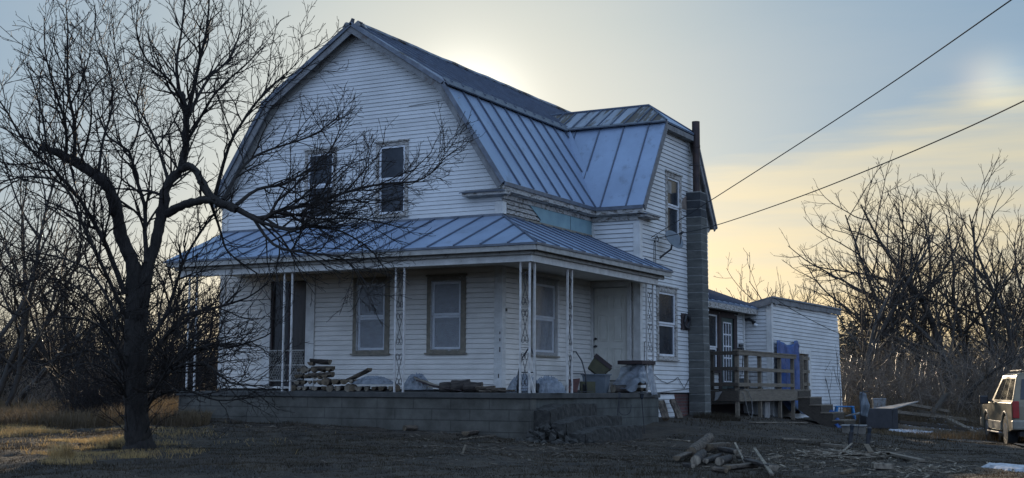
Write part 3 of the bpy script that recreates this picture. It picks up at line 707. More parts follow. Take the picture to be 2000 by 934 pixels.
# side eave cornice
mb = MB(); mb.box(.13, OX-.004, -OY+.02, D1-OX+.055, ZE-.17, ZE-.055); mb.box(.03, .13, -.03, D1-.03, ZE-.19, ZE-.10); mb.box(.0, .05, -.03, D1-.0, 3.80, ZE-.192)
mb.build('cornice', 'worn_trim', FH, bevel=.006)
mb = MB(); mb.box(OX-.002, OX+.022, -OY-.01, D1-OX+.02, ZE-.075, ZE+.004); mb.box(OX+.02, XG, D1-OX-.022, D1-OX-.002, ZE-.075, ZE+.004); mb.build('drip_edge', 'flash', FH)
mb = MB(); mb.box(OX-.0, XG-.03, D1-OX+.002, D1-.13, ZE-.17, ZE-.055); mb.box(.03, WX+.0, D1-.13, D1-.03, ZE-.19, ZE-.10); mb.box(.05, WX, D1-.05, D1-.002, 3.78, ZE-.192)
mb.build('cornice', 'worn_trim', FH, bevel=.006)
mb = MB(); mb.box(-.80, OX-.01, -OY+.04, -.002, 3.86, 3.93); mb.build('cornice_return', 'worn_trim', FH, bevel=.006)
mb = MB(); mb.slab([(-.84, -OY+.0, 3.935), (OX-.01, -OY+.0, 3.935), (OX-.01, -.0, 4.0), (-.84, -.0, 4.0)], .02); mb.build('return_cap', 'flash', FH)
mb = MB(); mb.box(WX+.002, XG+.05, D1-.11, D1+.62, 3.84, 3.90); mb.build('cornice_return', 'worn_trim', FH, bevel=.006)
mb = MB(); mb.slab([(XG+.07, D1-.15, 3.905), (XG+.07, D1+.64, 3.905), (WX, D1+.64, 3.96), (WX, D1-.15, 3.96)], .02); mb.build('return_cap', 'flash', FH)
# porch roof
PX, PD, PE, ZQ, ZPE = 1.636, 1.905, 4.14, 3.468, 2.642
ex, ey = PX+.197, -PD-.197
pan, seam = MB(), MB()
seam_roof(pan, seam, [(-6.80, ey, ZPE), (ex, ey, ZPE), (0, 0, ZQ), (-7.03, 0, ZQ)], (1, 0, 0), .56, .45, h=.03, th=.04)
r1 = pan.build('porch_roof_front', 'metal', FH); seam.build('standing_seams', 'seam', r1)
pan, seam = MB(), MB(); PYE = 4.45; xs = WX
zq_ = ZQ-(ZQ-ZPE)*WX/ex
seam_roof(pan, seam, [(ex, ey, ZPE), (ex, D1, ZPE), (0, D1, ZQ), (0, 0, ZQ)], (0, 1, 0), .56, .35, h=.03, th=.04)
pan.slab([(ex, D1+.0005, ZPE), (ex, PYE, ZPE), (WX, PYE, zq_), (WX, D1+.0005, zq_)], .04)
seam.beam((ex, PYE-.02, ZPE+.014), (WX, PYE-.02, zq_+.014), .026, .03, up=(.4, 0, 1))
r1 = pan.build('porch_roof_side', 'metal', FH); seam.build('standing_seams', 'seam', r1)
mb = MB(); mb.tube([(0, 0, ZQ+.01), (ex, ey, ZPE+.01)], .022, 6); mb.build('hip_cap', 'seam', FH)
mb = MB(); front.box(mb, -W_, .03, ZQ-.03, ZQ+.035, .0, .045); mb.box(0, .03, -.03, D1-.005, ZQ+.0, ZQ+.03); mb.build('wall_flashing', 'flash', FH)
mb = MB(); mb.box(-6.8, ex, ey-.012, ey, ZPE-.035, ZPE+.006); mb.box(ex, ex+.012, ey-.012, PYE, ZPE-.035, ZPE+.006); mb.build('drip_edge', 'flash', FH)
mb = MB(); mb.box(-6.72, ex-.03, ey+.01, ey+.055, ZPE-.13, ZPE-.037); mb.box(ex-.055, ex-.01, ey+.057, PYE-.04, ZPE-.13, ZPE-.037)
mb.box(-6.62, PX+.04, -PD-.06, -PD+.0, ZPE-.19, ZPE-.11); mb.box(PX-.0, PX+.06, -PD+.002, PYE-.15, ZPE-.19, ZPE-.11)
mb.build('crown_moulding', 'moulding', FH, bevel=.005)
mb = MB(); mb.box(-6.55, PX-.0, -PD+.002, -PD+.13, 2.326, ZPE-.13); mb.box(PX-.13, PX-.002, -PD+.132, 4.10, 2.326, ZPE-.13); mb.build('porch_beam', 'trim', FH, bevel=.006)
mb = MB(); mb.box(-6.55, PX-.12, -PD+.12, -.02, 2.47, 2.485); mb.box(.02, PX-.12, -.02, D1-.02, 2.47, 2.485); mb.build('porch_ceiling', 'porch_siding', FH)
# end closures of the porch roof
mb = MB(); mb.slab([(-6.6, -PD, 2.5), (-6.6, 0, 2.5), (-6.9, 0, ZQ-.05), (-6.75, -PD, ZPE-.0)], .02); mb.build('porch_end_board', 'trim', FH)
mb = MB(); mb.slab([(PX-.1, PYE-.12, 2.48), (ex-.06, PYE-.12, ZPE-.04), (WX+.02, PYE-.12, zq_-.05), (WX+.02, PYE-.12, 2.48)], .02); mb.build('porch_end_board', 'worn_trim', FH)
# porch deck and block base
mb = MB(); mb.box(-6.50, PX+.03, -PD-.03, .0, -.10, .0); mb.box(.0, PX+.0, .0005, PE+.03, -.10, -.002)
mb.build('porch_slab', 'concrete', FH, bevel=.012)
mb = MB(); mb.box(-6.45, PX, -PD, -PD+.2, -1.3, -.10); mb.build('block_wall_front', 'block_x', FH)
mb = MB(); mb.box(PX-.235, PX-.035, -PD+.202, PE, -1.3, -.102); mb.build('block_wall_side', 'block_y', FH); mb = MB(); mb.box(-6.45, -6.25, -PD+.2, -.02, -1.3, -.102); mb.build('block_wall_side', 'block_y', FH)
# crumbling steps at the side
rr = random.Random(8)
for k, (x0, x1, zt, y0, y1) in enumerate(((PX-.03, 1.95, -.20, -1.80, .20), (1.95, 2.27, -.42, -1.78, .62), (2.27, 2.58, -.60, -1.7, .80))):
    bm = bmesh.new(); bmesh.ops.create_grid(bm, x_segments=10, y_segments=22, size=.5)
    mb = MB(); n1, n2 = 8, 26; P = {}
    for i in range(n1+1):
        for j in range(n2+1):
            P[i, j] = (x0+(x1-x0)*i/n1+rr.uniform(-.012, .012), y0+(y1-y0)*j/n2, zt+rr.uniform(-.015, .012)-.10*max(0, 1-j/8))
    bm.free()
    for i in range(n1):
        for j in range(n2): mb.quad(P[i, j], P[i+1, j], P[i+1, j+1], P[i, j+1])
    nv_ = 6
    for j in range(n2+1):
        q = P[n1, j]
        for i in range(1, nv_+1): P['r', i, j] = (q[0]+.008*sin(j*1.7+i*2.3)+rr.uniform(-.006, .006)+.006*i, q[1], q[2]-(q[2]+1.2)*(i/nv_)**1.6)
        P['r', 0, j] = q
    for i in range(nv_):
        for j in range(n2): mb.quad(P['r', i, j], P['r', i+1, j], P['r', i+1, j+1], P['r', i, j+1])
    for i in range(n1):
        for jj in (0, n2):
            a, b = P[i, jj], P[i+1, jj]; mb.quad(a, b, (b[0], b[1], -1.2), (a[0], a[1], -1.2))
    mb.build('concrete_step', 'rubble', FH)
# iron posts
def post(pts, zb=0, zt=2.326, scroll=True, m_='iron_white'):
    mb = MB()
    for (x, y) in pts: mb.box(x-.016, x+.016, y-.016, y+.016, zb, zt)
    o = mb.build('porch_post', m_, FH)
    if scroll:
        (xa, ya), (xb, yb) = pts[0], pts[1]; A = Vector((xa, ya, 0)); D = Vector((xb-xa, yb-ya, 0)); sc_ = MB()
        def cv(q): sc_.tube([A+D*a+Vector((0, 0, z)) for a, z in q], .0055, 4)
        for zc in (.42, 1.18, 1.86):
            h_ = .26
            cv([(.12+.76*i/14, zc-h_+2*h_*i/14) for i in range(15)]); cv([(.88-.76*i/14, zc-h_+2*h_*i/14) for i in range(15)])
            for ze, sg in ((zc+h_, 1), (zc-h_, -1)):
                for s2 in (-1, 1):
                    cv([(.5+s2*(.36-.17*(1-cos(t))+.0), ze+sg*(.045*sin(t))-sg*.01*t) for t in [pi*1.6*i/10 for i in range(11)]])
                cv([(.14, ze), (.86, ze)])
        for z in (.08, .8, 1.52, 2.22): cv([(0, z), (1, z)])
        sc_.build('scrollwork', 'iron_dark', o)
    return o
post([(-1.27, -1.83), (-1.08, -1.83)]); post([(-3.88, -1.83), (-3.69, -1.83)]); post([(-6.32, -1.83), (-6.12, -1.83)])
post([(1.38, -1.83), (1.565, -1.83)], zb=.0)
post([(1.565, -1.64)], scroll=False)
post([(1.565, -.29), (1.565, -.10)]); post([(1.565, 3.58), (1.565, 3.94)])
# chimney of stacked blocks with a flue pipe
mb = MB(); rr = random.Random(4); CX0, CY0 = WX+.004, 7.14; z = -.62; k = 0
dark = MB(); mo = MB()
while z < 4.6:
    j = rr.uniform(-.005, .005); ln = -.012*k*0.35
    t_ = dark if z > 4.0 else mb
    t_.box(CX0+.0+ln*.15, CX0+.40+j+ln*.3, CY0+ln+j, CY0+.41+ln+j, z+.005, z+.182)
    mo.box(CX0+ln*.15+.006, CX0+.392+ln*.3, CY0+ln+.006, CY0+.40+ln, z+.180, z+.206)
    z += .2; k += 1
ch = mb.build('chimney', 'chim', FH, bevel=.004); dark.build('sooty_blocks', 'chim_dark', ch, bevel=.004); mo.build('mortar', 'mortar', ch)
mb = MB(); fx, fy = CX0+.20, CY0+.10
mb.tube([(fx, fy, 4.55), (fx-.0, fy, 5.9)], .085, 16); mb.tube([(fx, fy, 5.9), (fx, fy-.005, 6.52)], .094, 16)
mb.tube([(fx, fy, 5.88), (fx, fy, 5.94)], .10, 16); mb.tube([(fx, fy, 5.2), (fx, fy, 5.25)], .092, 16)
mb.build('flue_pipe', 'flue', ch, smooth=False)
mb = MB(); wside.poly(mb, [(6.72, 4.35), (7.16, 4.35), (7.16, 4.75), (6.86, 4.62), (6.74, 4.52)], .018, .024); mb.build('scorched_siding', 'soot', FH)
mb = MB(); mb.box(WX+.02, fx, fy-.01, fy+.01, 5.45, 5.47); mb.tube([(fx-.1, fy+.1, 5.5), (fx+.12, fy+.04, 5.45), (fx+.1, fy-.1, 5.42), (fx-.12, fy-.08, 5.5)], .006, 4); mb.build('flue_bracket', 'iron_dark', ch)
# vent box and small wall fittings
mb = MB(); wside.box(mb, 6.62, 7.10, 1.48, 1.86, 0, .05); v_ = mb.build('vent_box', 'brownboard', FH)
mb = MB(); mb.tube([wside.P(6.86+.15*cos(a), 1.67+.15*sin(a), .07+.02*sin(3*a)) for a in [2*pi*i/14 for i in range(15)]], .035, 6); mb.build('vent_ring', 'iron_dark', v_)
mb = MB(); rr = random.Random(9)
def wire(mb, q, r_=.007, pl=wside, off=.03):
    mb.tube([pl.P(a, z, off) for a, z in q], r_, 4)
wire(mb, [(4.33, .62), (4.40, .48), (4.52, .40), (4.6, .42), (4.7, .50), (4.95, .38), (5.3, .27), (5.7, .22), (6.1, .28), (6.35, .36), (6.5, .26), (6.6, .20)])
wire(mb, [(4.33, .62), (4.35, 1.1), (4.40, 1.12)]); wire(mb, [(6.6, .20), (6.75, .1), (7.0, .28), (7.1, .36)])
wire(mb, [(4.2, .02), (5.0, .0), (6.0, .05), (7.1, .1)], .008)
wire(mb, [(4.95, 3.42), (4.93, 3.1), (4.93, 2.7)]); wire(mb, [(5.02, 3.42), (5.03, 3.0), (5.06, 2.75)])
wire(mb, [(4.85, 3.35), (4.9, 3.45), (5.0, 3.52), (5.1, 3.45), (5.05, 3.38), (4.97, 3.42)], .009, off=.08)
mb.build('service_cable', 'cable', FH)
# number plate by the corner
mb = MB(); side.box(mb, .10, .17, 1.58, 1.64, .03, .036); mb.build('number_plate', 'iron_dark', FH)

# rear lean-to ----------------------------------------------------
XL, YL = .6, 13.0
lean = Pl((XL, 0, 0), (0, 1, 0), (1, 0, 0)); lend = Pl((0, YL, 0), (1, 0, 0), (0, 1, 0))
LD, LWN = (10.90, 12.20, .0, 2.10), (9.85, 10.80, .55, 2.10)
mb = MB(); siding(mb, lean, [(-.3, YB, YL), (2.30, YB, YL)], .11, [LD, LWN], seed=12); mb.build('addition_wall', 'siding', FH)
mb = MB(); siding(mb, lend, [(-.5, -4, XL), (2.5, -4, XL)], .11, seed=13); mb.build('addition_end_wall', 'siding', FH)
mb = MB(); mb.box(XL-.10, XL-.04, YB-.02, YL, -1.2, .0); mb.build('addition_skirt', 'brownboard', FH)
mb = MB(); lean.box(mb, YL-.12, YL+.02, -.3, 2.3, 0, .028); mb.build('corner_board', 'trim', FH)
pan, seam = MB(), MB(); seam_roof(pan, seam, [(1.0, YB+.05, 2.34), (1.0, YL+.35, 2.34), (-3.4, YL+.35, 3.95), (-3.4, YB+.05, 3.95)], (0, 1, 0), .45, .2)
r1 = pan.build('addition_roof', 'metal', FH); seam.build('standing_seams', 'seam', r1)
mb = MB(); mb.box(.94, .985, YB+.05, YL+.33, 2.15, 2.30); mb.box(.62, .93, YB+.05, YL+.3, 2.17, 2.19); mb.slab([(.98, YL+.33, 2.29), (-3.3, YL+.33, 3.86), (-3.3, YL+.33, 3.72), (.98, YL+.33, 2.15)], .03); mb.build('addition_fascia', 'worn_trim', FH)
mb = MB(); lean.box(mb, 10.82, 11.02, .02, 2.10, 0, .04); lean.box(mb, 12.05, 12.3, .02, 2.10, 0, .04); lean.box(mb, 11.02, 12.05, 2.0, 2.12, 0, .04); lean.box(mb, 9.7, 12.4, 2.12, 2.26, 0, .036)
fd = mb.build('french_door', 'brownboard', FH, label='green door with white divided panes in dark surround')
mb = MB(); lean.box(mb, 11.02, 12.05, .03, 2.0, -.03, .0); mb.build('door_leaf', 'green', fd)
mb = MB(); lean.box(mb, 11.22, 11.86, .30, 1.86, .001, .006); mb.build('pane', 'carglass', fd)
mb = MB()
for i in range(4): lean.box(mb, 11.20+i*.21, 11.235+i*.21, .28, 1.88, .007, .022)
for j in range(6): lean.box(mb, 11.22, 11.86, .28+j*.313, .315+j*.313, .007, .020)
mb.build('glazing_bars', 'sash', fd)
window(FH, lean, 9.85, 10.80, .55, 2.10, cas='brownboard', cw=.06, label='window of the rear addition behind the chimney', mid=.4)
mb = MB(); lean.box(mb, 12.45, 12.75, 1.26, 1.33, .02, .06); mb.tube([lean.P(12.6, 1.28, .06), lean.P(12.6, 1.1, .10), lean.P(12.62, .5, .05)], .015, 5); lean.box(mb, 12.32, 12.5, 1.08, 1.22, .02, .16); mb.build('meter_box', 'iron_dark', FH)
mb = MB(); p0 = lean.P(13.0, 2.02, .02); mb.tube([p0, p0+Vector((.12, .05, .02)), p0+Vector((.2, .06, -.03)), p0+Vector((.27, .07, -.10))], [.03, .05, .03, .07], 8); fl = mb.build('floodlight', 'iron_dark', FH)
mb = MB(); mb.tube([p0+Vector((.25, .06, -.10)), p0+Vector((.30, .07, -.16)), p0+Vector((.31, .07, -.19))], [.03, .055, .02], 10); mb.build('bulb', 'lampglass', fl, smooth=True)

# ------------------------------------------------------------------ outbuilding
OB = empty('outbuilding', 'low white clapboard outbuilding leaning beside the rear addition, blue tarp over its doorway', 'shed')
OXX, OY0, OY1 = 1.35, 13.08, 20.2
obs = Pl((OXX, 0, 0), (0, 1, 0), (1, 0, 0)); obf = Pl((0, OY0+.01, 0), (1, 0, 0), (0, -1, 0))
def obz(y): return 2.50+.02*(y-OY0)
DO = (15.0, 16.7, -.6, 1.15)
mb = MB(); siding(mb, obs, [(-.75, OY0, OY1+.45), (2.50, OY0, OY1)], .105, [DO], seed=21); mb.build('side_wall', 'siding', OB)
mb = MB(); siding(mb, obf, [(-.6, -2.6, OXX), (2.05, -2.6, OXX), (2.46, .0, OXX)], .105, seed=22); mb.build('front_wall', 'siding', OB)
mb = MB(); siding(mb, Pl((0, OY1+.2, 0), (1, 0, 0), (0, 1, 0)), [(-.7, -3, OXX), (1.9, -3, OXX)], .105, seed=23); mb.build('back_wall', 'siding', OB)
mb = MB(); mb.box(-3.0, -2.9, OY0, OY1, -.7, 1.6); mb.build('far_wall', 'siding', OB)
mb = MB(); obs.box(mb, OY0-.03, OY0+.12, -.6, 2.48, .0, .03); obf.box(mb, OXX-.13, OXX, -.6, 2.46, .002, .03); mb.build('corner_board', 'trim', OB)
mb = MB(); mb.slab([(OXX+.10, OY0-.12, 2.66), (OXX+.10, OY1+.2, 2.72), (-3.1, OY1+.2, 1.60), (-3.1, OY0-.12, 1.52)], .05); mb.build('roof', 'flash', OB)
mb = MB(); rr = random.Random(2)
n = 26
for i in range(n):
    y0 = OY0-.12+(OY1+.3-OY0)*i/n; y1 = OY0-.12+(OY1+.3-OY0)*(i+1)/n
    mb.box(OXX+.03, OXX+.075, y0+.0, y1-.002, 2.46+.02*(y0-OY0)*.3+rr.uniform(-.015, .02), 2.60+.06*i/n+rr.uniform(0, .02))
mb.slab([(OXX+.05, OY0-.13, 2.60), (-3.0, OY0-.13, 1.48), (-3.0, OY0-.13, 1.34), (OXX+.05, OY0-.13, 2.44)], .04)
mb.build('torn_fascia', 'rake', OB)
mb = MB(); obs.box(mb, 14.88, 15.0, -.6, 1.15, 0, .03); obs.box(mb, 16.7, 16.95, -.6, 1.27, 0, .03); obs.box(mb, 14.88, 16.7, 1.15, 1.27, 0, .028); dfm = mb.build('door_frame', 'trim', OB)
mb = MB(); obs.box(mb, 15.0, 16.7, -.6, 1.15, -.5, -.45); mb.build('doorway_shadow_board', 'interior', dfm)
# blue tarp hanging over the doorway (a thing of its own)
def cloth(name, fn, nu, nv, m_, label, cat, group=None, thick=.006):
    v = [tuple(fn(i/nu, j/nv)) for i in range(nu+1) for j in range(nv+1)]
    mb = MB(); mb.v = v
    for i in range(nu):
        for j in range(nv): k = i*(nv+1)+j; mb.f.append([k, k+nv+1, k+nv+2, k+1])
    o = mb.build(name, m_, None, smooth=True)
    if thick: md = o.modifiers.new('solid', 'SOLIDIFY'); md.thickness = thick
    return tag(o, label, cat, group)
def tf(u, v):
    y = 13.05+.15+(2.45)*u; z = 1.42-(1.95)*v+.03*sin(9*u+1)
    y += .12*v*(u-.5); x = OXX+.09+.035*sin(u*23+2*v)+.03*sin(u*11-3*v+1)+.05*mno.noise(Vector((u*7, v*4, 1)))+.14*v*v; z += .10*mno.noise(Vector((u*3, 2, 5)))
    if v > .85: x += (v-.85)*1.8
    return (x, y, z)
cloth('tarp', tf, 40, 26, 'tarp', 'blue tarpaulin hung over the outbuilding doorway behind the deck rail', 'tarp')
def tf2(u, v): return (2.45+.7*u+.15*sin(5*v), 13.2+1.0*v+.2*sin(4*u), -.62-.35*u+.08*sin(9*u+7*v)+.08*sin(13*v)+.16*sin(pi*u)*sin(pi*v))
cloth('tarp', tf2, 18, 18, 'tarp', 'crumpled blue tarpaulin lying under the deck steps', 'tarp')

# ------------------------------------------------------------------ side deck with steps
DK = empty('wooden_deck', 'weathered wooden deck with rails and steps behind the chimney', 'deck')
DX0, DX1, DY0, DY1, DZ = .63, 2.0, 8.60, 14.6, .10
mb = MB(); y = DY0
while y < DY1-.1: mb.box(DX0, DX1+.02, y, y+.135, DZ-.035, DZ); y += .142
mb.build('deck_boards', 'deckwood', DK)
mb = MB(); mb.box(DX1-.0, DX1+.04, DY0-.3, 13.9, DZ-.30, DZ-.04); mb.build('rim_board', 'deckwood', DK, bevel=.004)
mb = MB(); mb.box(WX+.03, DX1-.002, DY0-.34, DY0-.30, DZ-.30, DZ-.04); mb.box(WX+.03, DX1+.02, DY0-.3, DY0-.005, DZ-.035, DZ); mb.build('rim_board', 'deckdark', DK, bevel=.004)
PY = [DY0-.26, 9.05, 10.1, 11.8, 13.0]
for i, y in enumerate(PY):
    mb = MB(); big = i in (0, 4)
    wd = .09 if i != 1 else .09
    mb.box(DX1-wd-.004, DX1-.004, y-.045, y+.045, (H(DX1, y)-.1) if i in (0, 2, 3, 4) else DZ, DZ+.90); mb.build('post', 'deckwood', DK, bevel=.004)
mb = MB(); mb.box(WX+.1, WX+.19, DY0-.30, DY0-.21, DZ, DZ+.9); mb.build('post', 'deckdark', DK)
for (z0, z1) in ((.82, .91), (.44, .53), (.06, .15)):
    mb = MB(); mb.box(DX1, DX1+.036, DY0-.36, 12.9 if z0 < .8 else 13.1, DZ+z0, DZ+z1); mb.build('rail', 'deckwood', DK, bevel=.003)
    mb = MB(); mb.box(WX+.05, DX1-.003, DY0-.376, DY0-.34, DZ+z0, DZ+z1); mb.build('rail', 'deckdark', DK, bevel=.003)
mb = MB(); mb.box(DX1-.11, DX1+.05, DY0-.39, 13.1, DZ+.912, DZ+.945); mb.build('rail_cap', 'deckwood', DK, bevel=.003)
for y in (13.9, 14.35):
    mb = MB(); mb.box(DX1-.09, DX1, y-.045, y+.045, DZ, DZ+.95); mb.build('post', 'deckwood', DK)
for z0 in (.1, .45, .82):
    mb = MB(); mb.box(DX1-.05, DX1-.015, 13.95, 14.6, DZ+z0, DZ+z0+.09); mb.build('rail', 'deckwood', DK)
zg = -1.12; ns = 6; rise = (DZ-zg)/ns; run = .31
for k in range(ns-1):
    zt = DZ-rise*(k+1); x0 = DX1+.04+run*k
    mb = MB(); mb.box(x0, x0+run+.02, 13.15, 14.4, zt-.035, zt); mb.build('tread', 'deckwood', DK, bevel=.003)
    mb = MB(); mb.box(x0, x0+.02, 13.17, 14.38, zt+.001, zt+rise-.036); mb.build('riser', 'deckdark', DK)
mb = MB()
for y in (13.17, 14.34):
    P = []
    for k in range(ns-1):
        zt = DZ-rise*(k+1)-.037; x0 = DX1+.045+run*k; P += [(x0, y, zt), (x0+run, y, zt)]
    P += [(DX1+.04+run*(ns-1), y, zg-.1), (DX1+.04+run*(ns-1)-.35, y, zg-.1), (DX1+.045, y, DZ-.55)]
    mb = MB(); k_ = len(P); b = 0; mb.v += P+[(p[0], p[1]+.04, p[2]) for p in P]; mb.f.append([b+i for i in range(k_)]); mb.f.append([b+k_+i for i in reversed(range(k_))])
    for i in range(k_): j = (i+1) % k_; mb.f.append([b+i, b+k_+i, b+k_+j, b+j])
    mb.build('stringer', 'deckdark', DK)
p = ground(1668, 846)
cb = empty('concrete_step_block', 'pale painted block at the foot of the deck steps', 'block', (p.x, p.y, p.z), R(8))
mb = MB(); mb.box(-.25, .25, -.22, .22, -.1, .15); mb.build('block_body', 'beige', cb, bevel=.015, wc=False)
mb = MB(); mb.box(-.28, .28, -.25, .25, .152, .185); mb.build('cap', 'paleprop', cb, bevel=.01, wc=False)

# wire pet crate on the deck
CR = empty('pet_crate', 'black wire pet crate standing on the deck', 'crate', (1.35, 10.75, DZ))
mb = MB()
for i in range(12):
    y = -.55+1.1*i/11
    for x in (-.3, .3): mb.tube([(x, y, .02), (x, y, .55)], .006, 4)
    mb.tube([(-.3, y, .55), (.3, y, .55)], .005, 4)
for j in range(6):
    z = .02+.53*j/5
    for x in (-.3, .3): mb.tube([(x, -.55, z), (x, .55, z)], .006, 4)
    for y in (-.55, .55): mb.tube([(-.3, y, z), (.3, y, z)], .006, 4)
mb.build('cage', 'black', CR, wc=False)
mb = MB(); mb.box(-.31, .31, -.56, .56, 0, .03); mb.build('tray', 'black', CR, wc=False, bevel=.01)
mb = MB(); mb.tube([(-.1, -.35, .05), (-.1, -.1, .12), (-.05, .2, .14), (-.1, .4, .06)], [.05, .16, .15, .05], 9); mb.build('blanket', 'black', CR, wc=False, smooth=True)
# rope loop at the deck corner
mb = MB(); mb.tube([(2.06, 8.4, .02), (2.07, 8.5, -.05), (2.09, 8.62, -.3), (2.1, 8.75, -.52), (2.1, 8.95, -.6), (2.1, 9.05, -.45), (2.09, 9.0, -.15), (2.07, 8.8, .05), (2.06, 8.6, .1)], .009, 5)
tag(mb.build('rope', 'paleprop'), 'pale rope looped over the near corner of the wooden deck', 'rope')
mb = MB(); mb.slab([(1.45, 8.20, .02), (1.62, 8.20, .04), (1.50, 8.19, -.16), (1.42, 8.19, -.2)], .004); tag(mb.build('rag', 'paleprop'), 'pale rag hanging from the front board of the deck', 'rag')
# white panel and boards under the deck
q = onx(1512, 775, 2.1)
mb = MB(); mb.box(1.85, 1.9, 10.7, 11.1, H(1.9, 10.9)-.02, -.22); tag(mb.build('leaning_panel', 'paleprop'), 'white panel standing under the deck', 'panel')

# ------------------------------------------------------------------ yard things near the outbuilding
def frame_at(p, rz=0): return Matrix.Translation(p) @ Matrix.Rotation(rz, 4, 'Z')
p = ground(1650, 822)
ST = empty('plastic_stool', 'bright blue plastic stool beside the foot of the deck steps', 'stool', (p.x, p.y, p.z), R(20))
mb = MB(); mb.box(-.28, .28, -.22, .22, .40, .44); mb.build('seat', 'bluepl', ST, bevel=.02, wc=False)
for sx in (-1, 1):
    for sy in (-1, 1):
        mb = MB(); mb.beam((sx*.23, sy*.17, .42), (sx*.29, sy*.21, 0), .07, .05); mb.build('leg', 'bluepl', ST, bevel=.01, wc=False)
p = ground(1717, 838)
CB = empty('black_cabinet', 'black box cabinet under a pale board by the driveway', 'cabinet', (p.x, p.y, p.z), R(28))
mb = MB(); mb.box(-.46, .46, -.35, .35, 0, .58); mb.build('cabinet_body', 'black', CB, bevel=.015, wc=False)
mb = MB(); mb.box(.30, .33, -.365, -.352, .03, .55); mb.box(-.43, .28, -.362, -.352, .03, .04); mb.build('cabinet_door', 'iron_dark', CB, wc=False)
PT = (p.x, p.y, p.z)
mb = MB(); a = Vector((p.x-1.0, p.y+.1, p.z+.36)); b = Vector((p.x+.95, p.y+.9, p.z+.80))
mb.slab([a, p+Vector((.5, -.2, .60)), b, p+Vector((-.3, .8, .58))], .03); tag(mb.build('loose_panel', 'paleprop'), 'pale corrugated panel lying across the black cabinet', 'panel')
q = at(1716, 765, 42.5); q = Vector((q.x, q.y, H(q.x, q.y)+.40))
BX_ = empty('cooler_box', 'small white box standing behind the black cabinet', 'box', (q.x, q.y, q.z), R(20))
mb = MB(); mb.box(-.19, .19, -.15, .15, -.40, .26); mb.build('box_body', 'paleprop', BX_, bevel=.015, wc=False)
mb = MB(); mb.box(-.21, .21, -.17, .17, .262, .31); mb.build('lid', 'paleprop', BX_, bevel=.01, wc=False)
# garden flag on a stake
p = ground(1682, 868)
FG = empty('garden_flag', 'faded grey garden flag drooping on a bent stake', 'flag', (p.x, p.y, p.z), R(30))
mb = MB(); mb.tube([(-.10, 0, 0), (-.02, 0, .35), (.02, 0, .75), (.05, 0, .80), (.16, 0, .80)], .007, 5); mb.build('stake', 'iron_dark', FG, wc=False)
mb = MB(); n_ = 10
for i in range(n_+1):
    for j in range(n_+1):
        u, v = i/n_, j/n_; mb.v.append((.0+.17*u*(1-.5*abs(v-.5)), .03*sin(u*8+v*4)+.02*sin(v*9), .80-.36*v-.03*u))
for i in range(n_):
    for j in range(n_): k = i*(n_+1)+j; mb.f.append([k, k+n_+1, k+n_+2, k+1])
o = mb.build('cloth', 'greybin', FG, wc=False, smooth=True); o.modifiers.new('s', 'SOLIDIFY').thickness = .004
FG.scale = (1.1, 1.1, 1.33)
# two black path lights standing in the wood scraps
for (u, v, hh, lb) in ((1660, 876, .42, 'left one of the two black path lights in the wood scraps'), (1694, 884, .44, 'right one of the two black path lights in the wood scraps')):
    p = ground(u, v); t_ = empty('path_light', lb, 'path light', tuple(p), 0, 'path lights in the scraps')
    s_ = (ground(u, v)-CC).length/26
    mb = MB(); mb.tube([(0, 0, 0), (.02, 0, hh*.5*s_), (.04, 0, hh*.72*s_)], .042, 9); mb.build('stem', 'black', t_, wc=False)
    mb = MB(); mb.tube([(.04, 0, hh*.72*s_), (.045, 0, hh*.78*s_), (.05, 0, hh*.98*s_)], [.035, .03, .045], 10); mb.build('lamp_head', 'glass', t_, wc=False)
    mb = MB(); mb.tube([(.05, 0, hh*.985*s_), (.05, 0, hh*1.05*s_)], [.05, .02], 10); mb.build('cap', 'black', t_, wc=False)
# shepherd hook and lantern stake by the porch end
p = ground(1201, 852)
hk = empty('shepherd_hook', 'thin black garden stake with a curled hook before the porch end', 'garden hook', tuple(p), R(28))
mb = MB(); mb.tube([(0, 0, 0), (.05, 0, .4), (.09, 0, .78)], .009, 6); mb.build('stake', 'iron_dark', hk, wc=False)
mb = MB(); mb.tube([(.09, 0, .78), (.085, 0, .52)]+[(.19-.11*cos(t), 0, .47-.085*sin(t)) for t in [0+pi*i/9 for i in range(10)]]+[(.315, 0, .55), (.31, 0, .585)], .007, 5); mb.build('hook', 'iron_dark', hk, wc=False)
mb = MB(); mb.box(.07, .11, -.02, .02, .72, .82); mb.build('bracket', 'iron_dark', hk, wc=False)
p = ground(1259, 848)
hk = empty('lantern_stake', 'thin black garden stake topped by a small lantern before the porch end', 'garden light', tuple(p), R(28))
mb = MB(); mb.tube([(0, 0, 0), (-.03, 0, .4), (-.05, 0, .68)], .009, 6); mb.build('stake', 'iron_dark', hk, wc=False)
mb = MB(); mb.tube([(-.05, 0, .68), (-.05, 0, .71), (-.05, 0, .79)], [.012, .03, .045], 6); mb.build('lantern_glass', 'glass', hk, wc=False)
mb = MB(); mb.tube([(-.05, 0, .79), (-.05, 0, .80), (-.05, 0, .85)], [.07, .065, .008], 6); mb.build('cap', 'iron_dark', hk, wc=False)

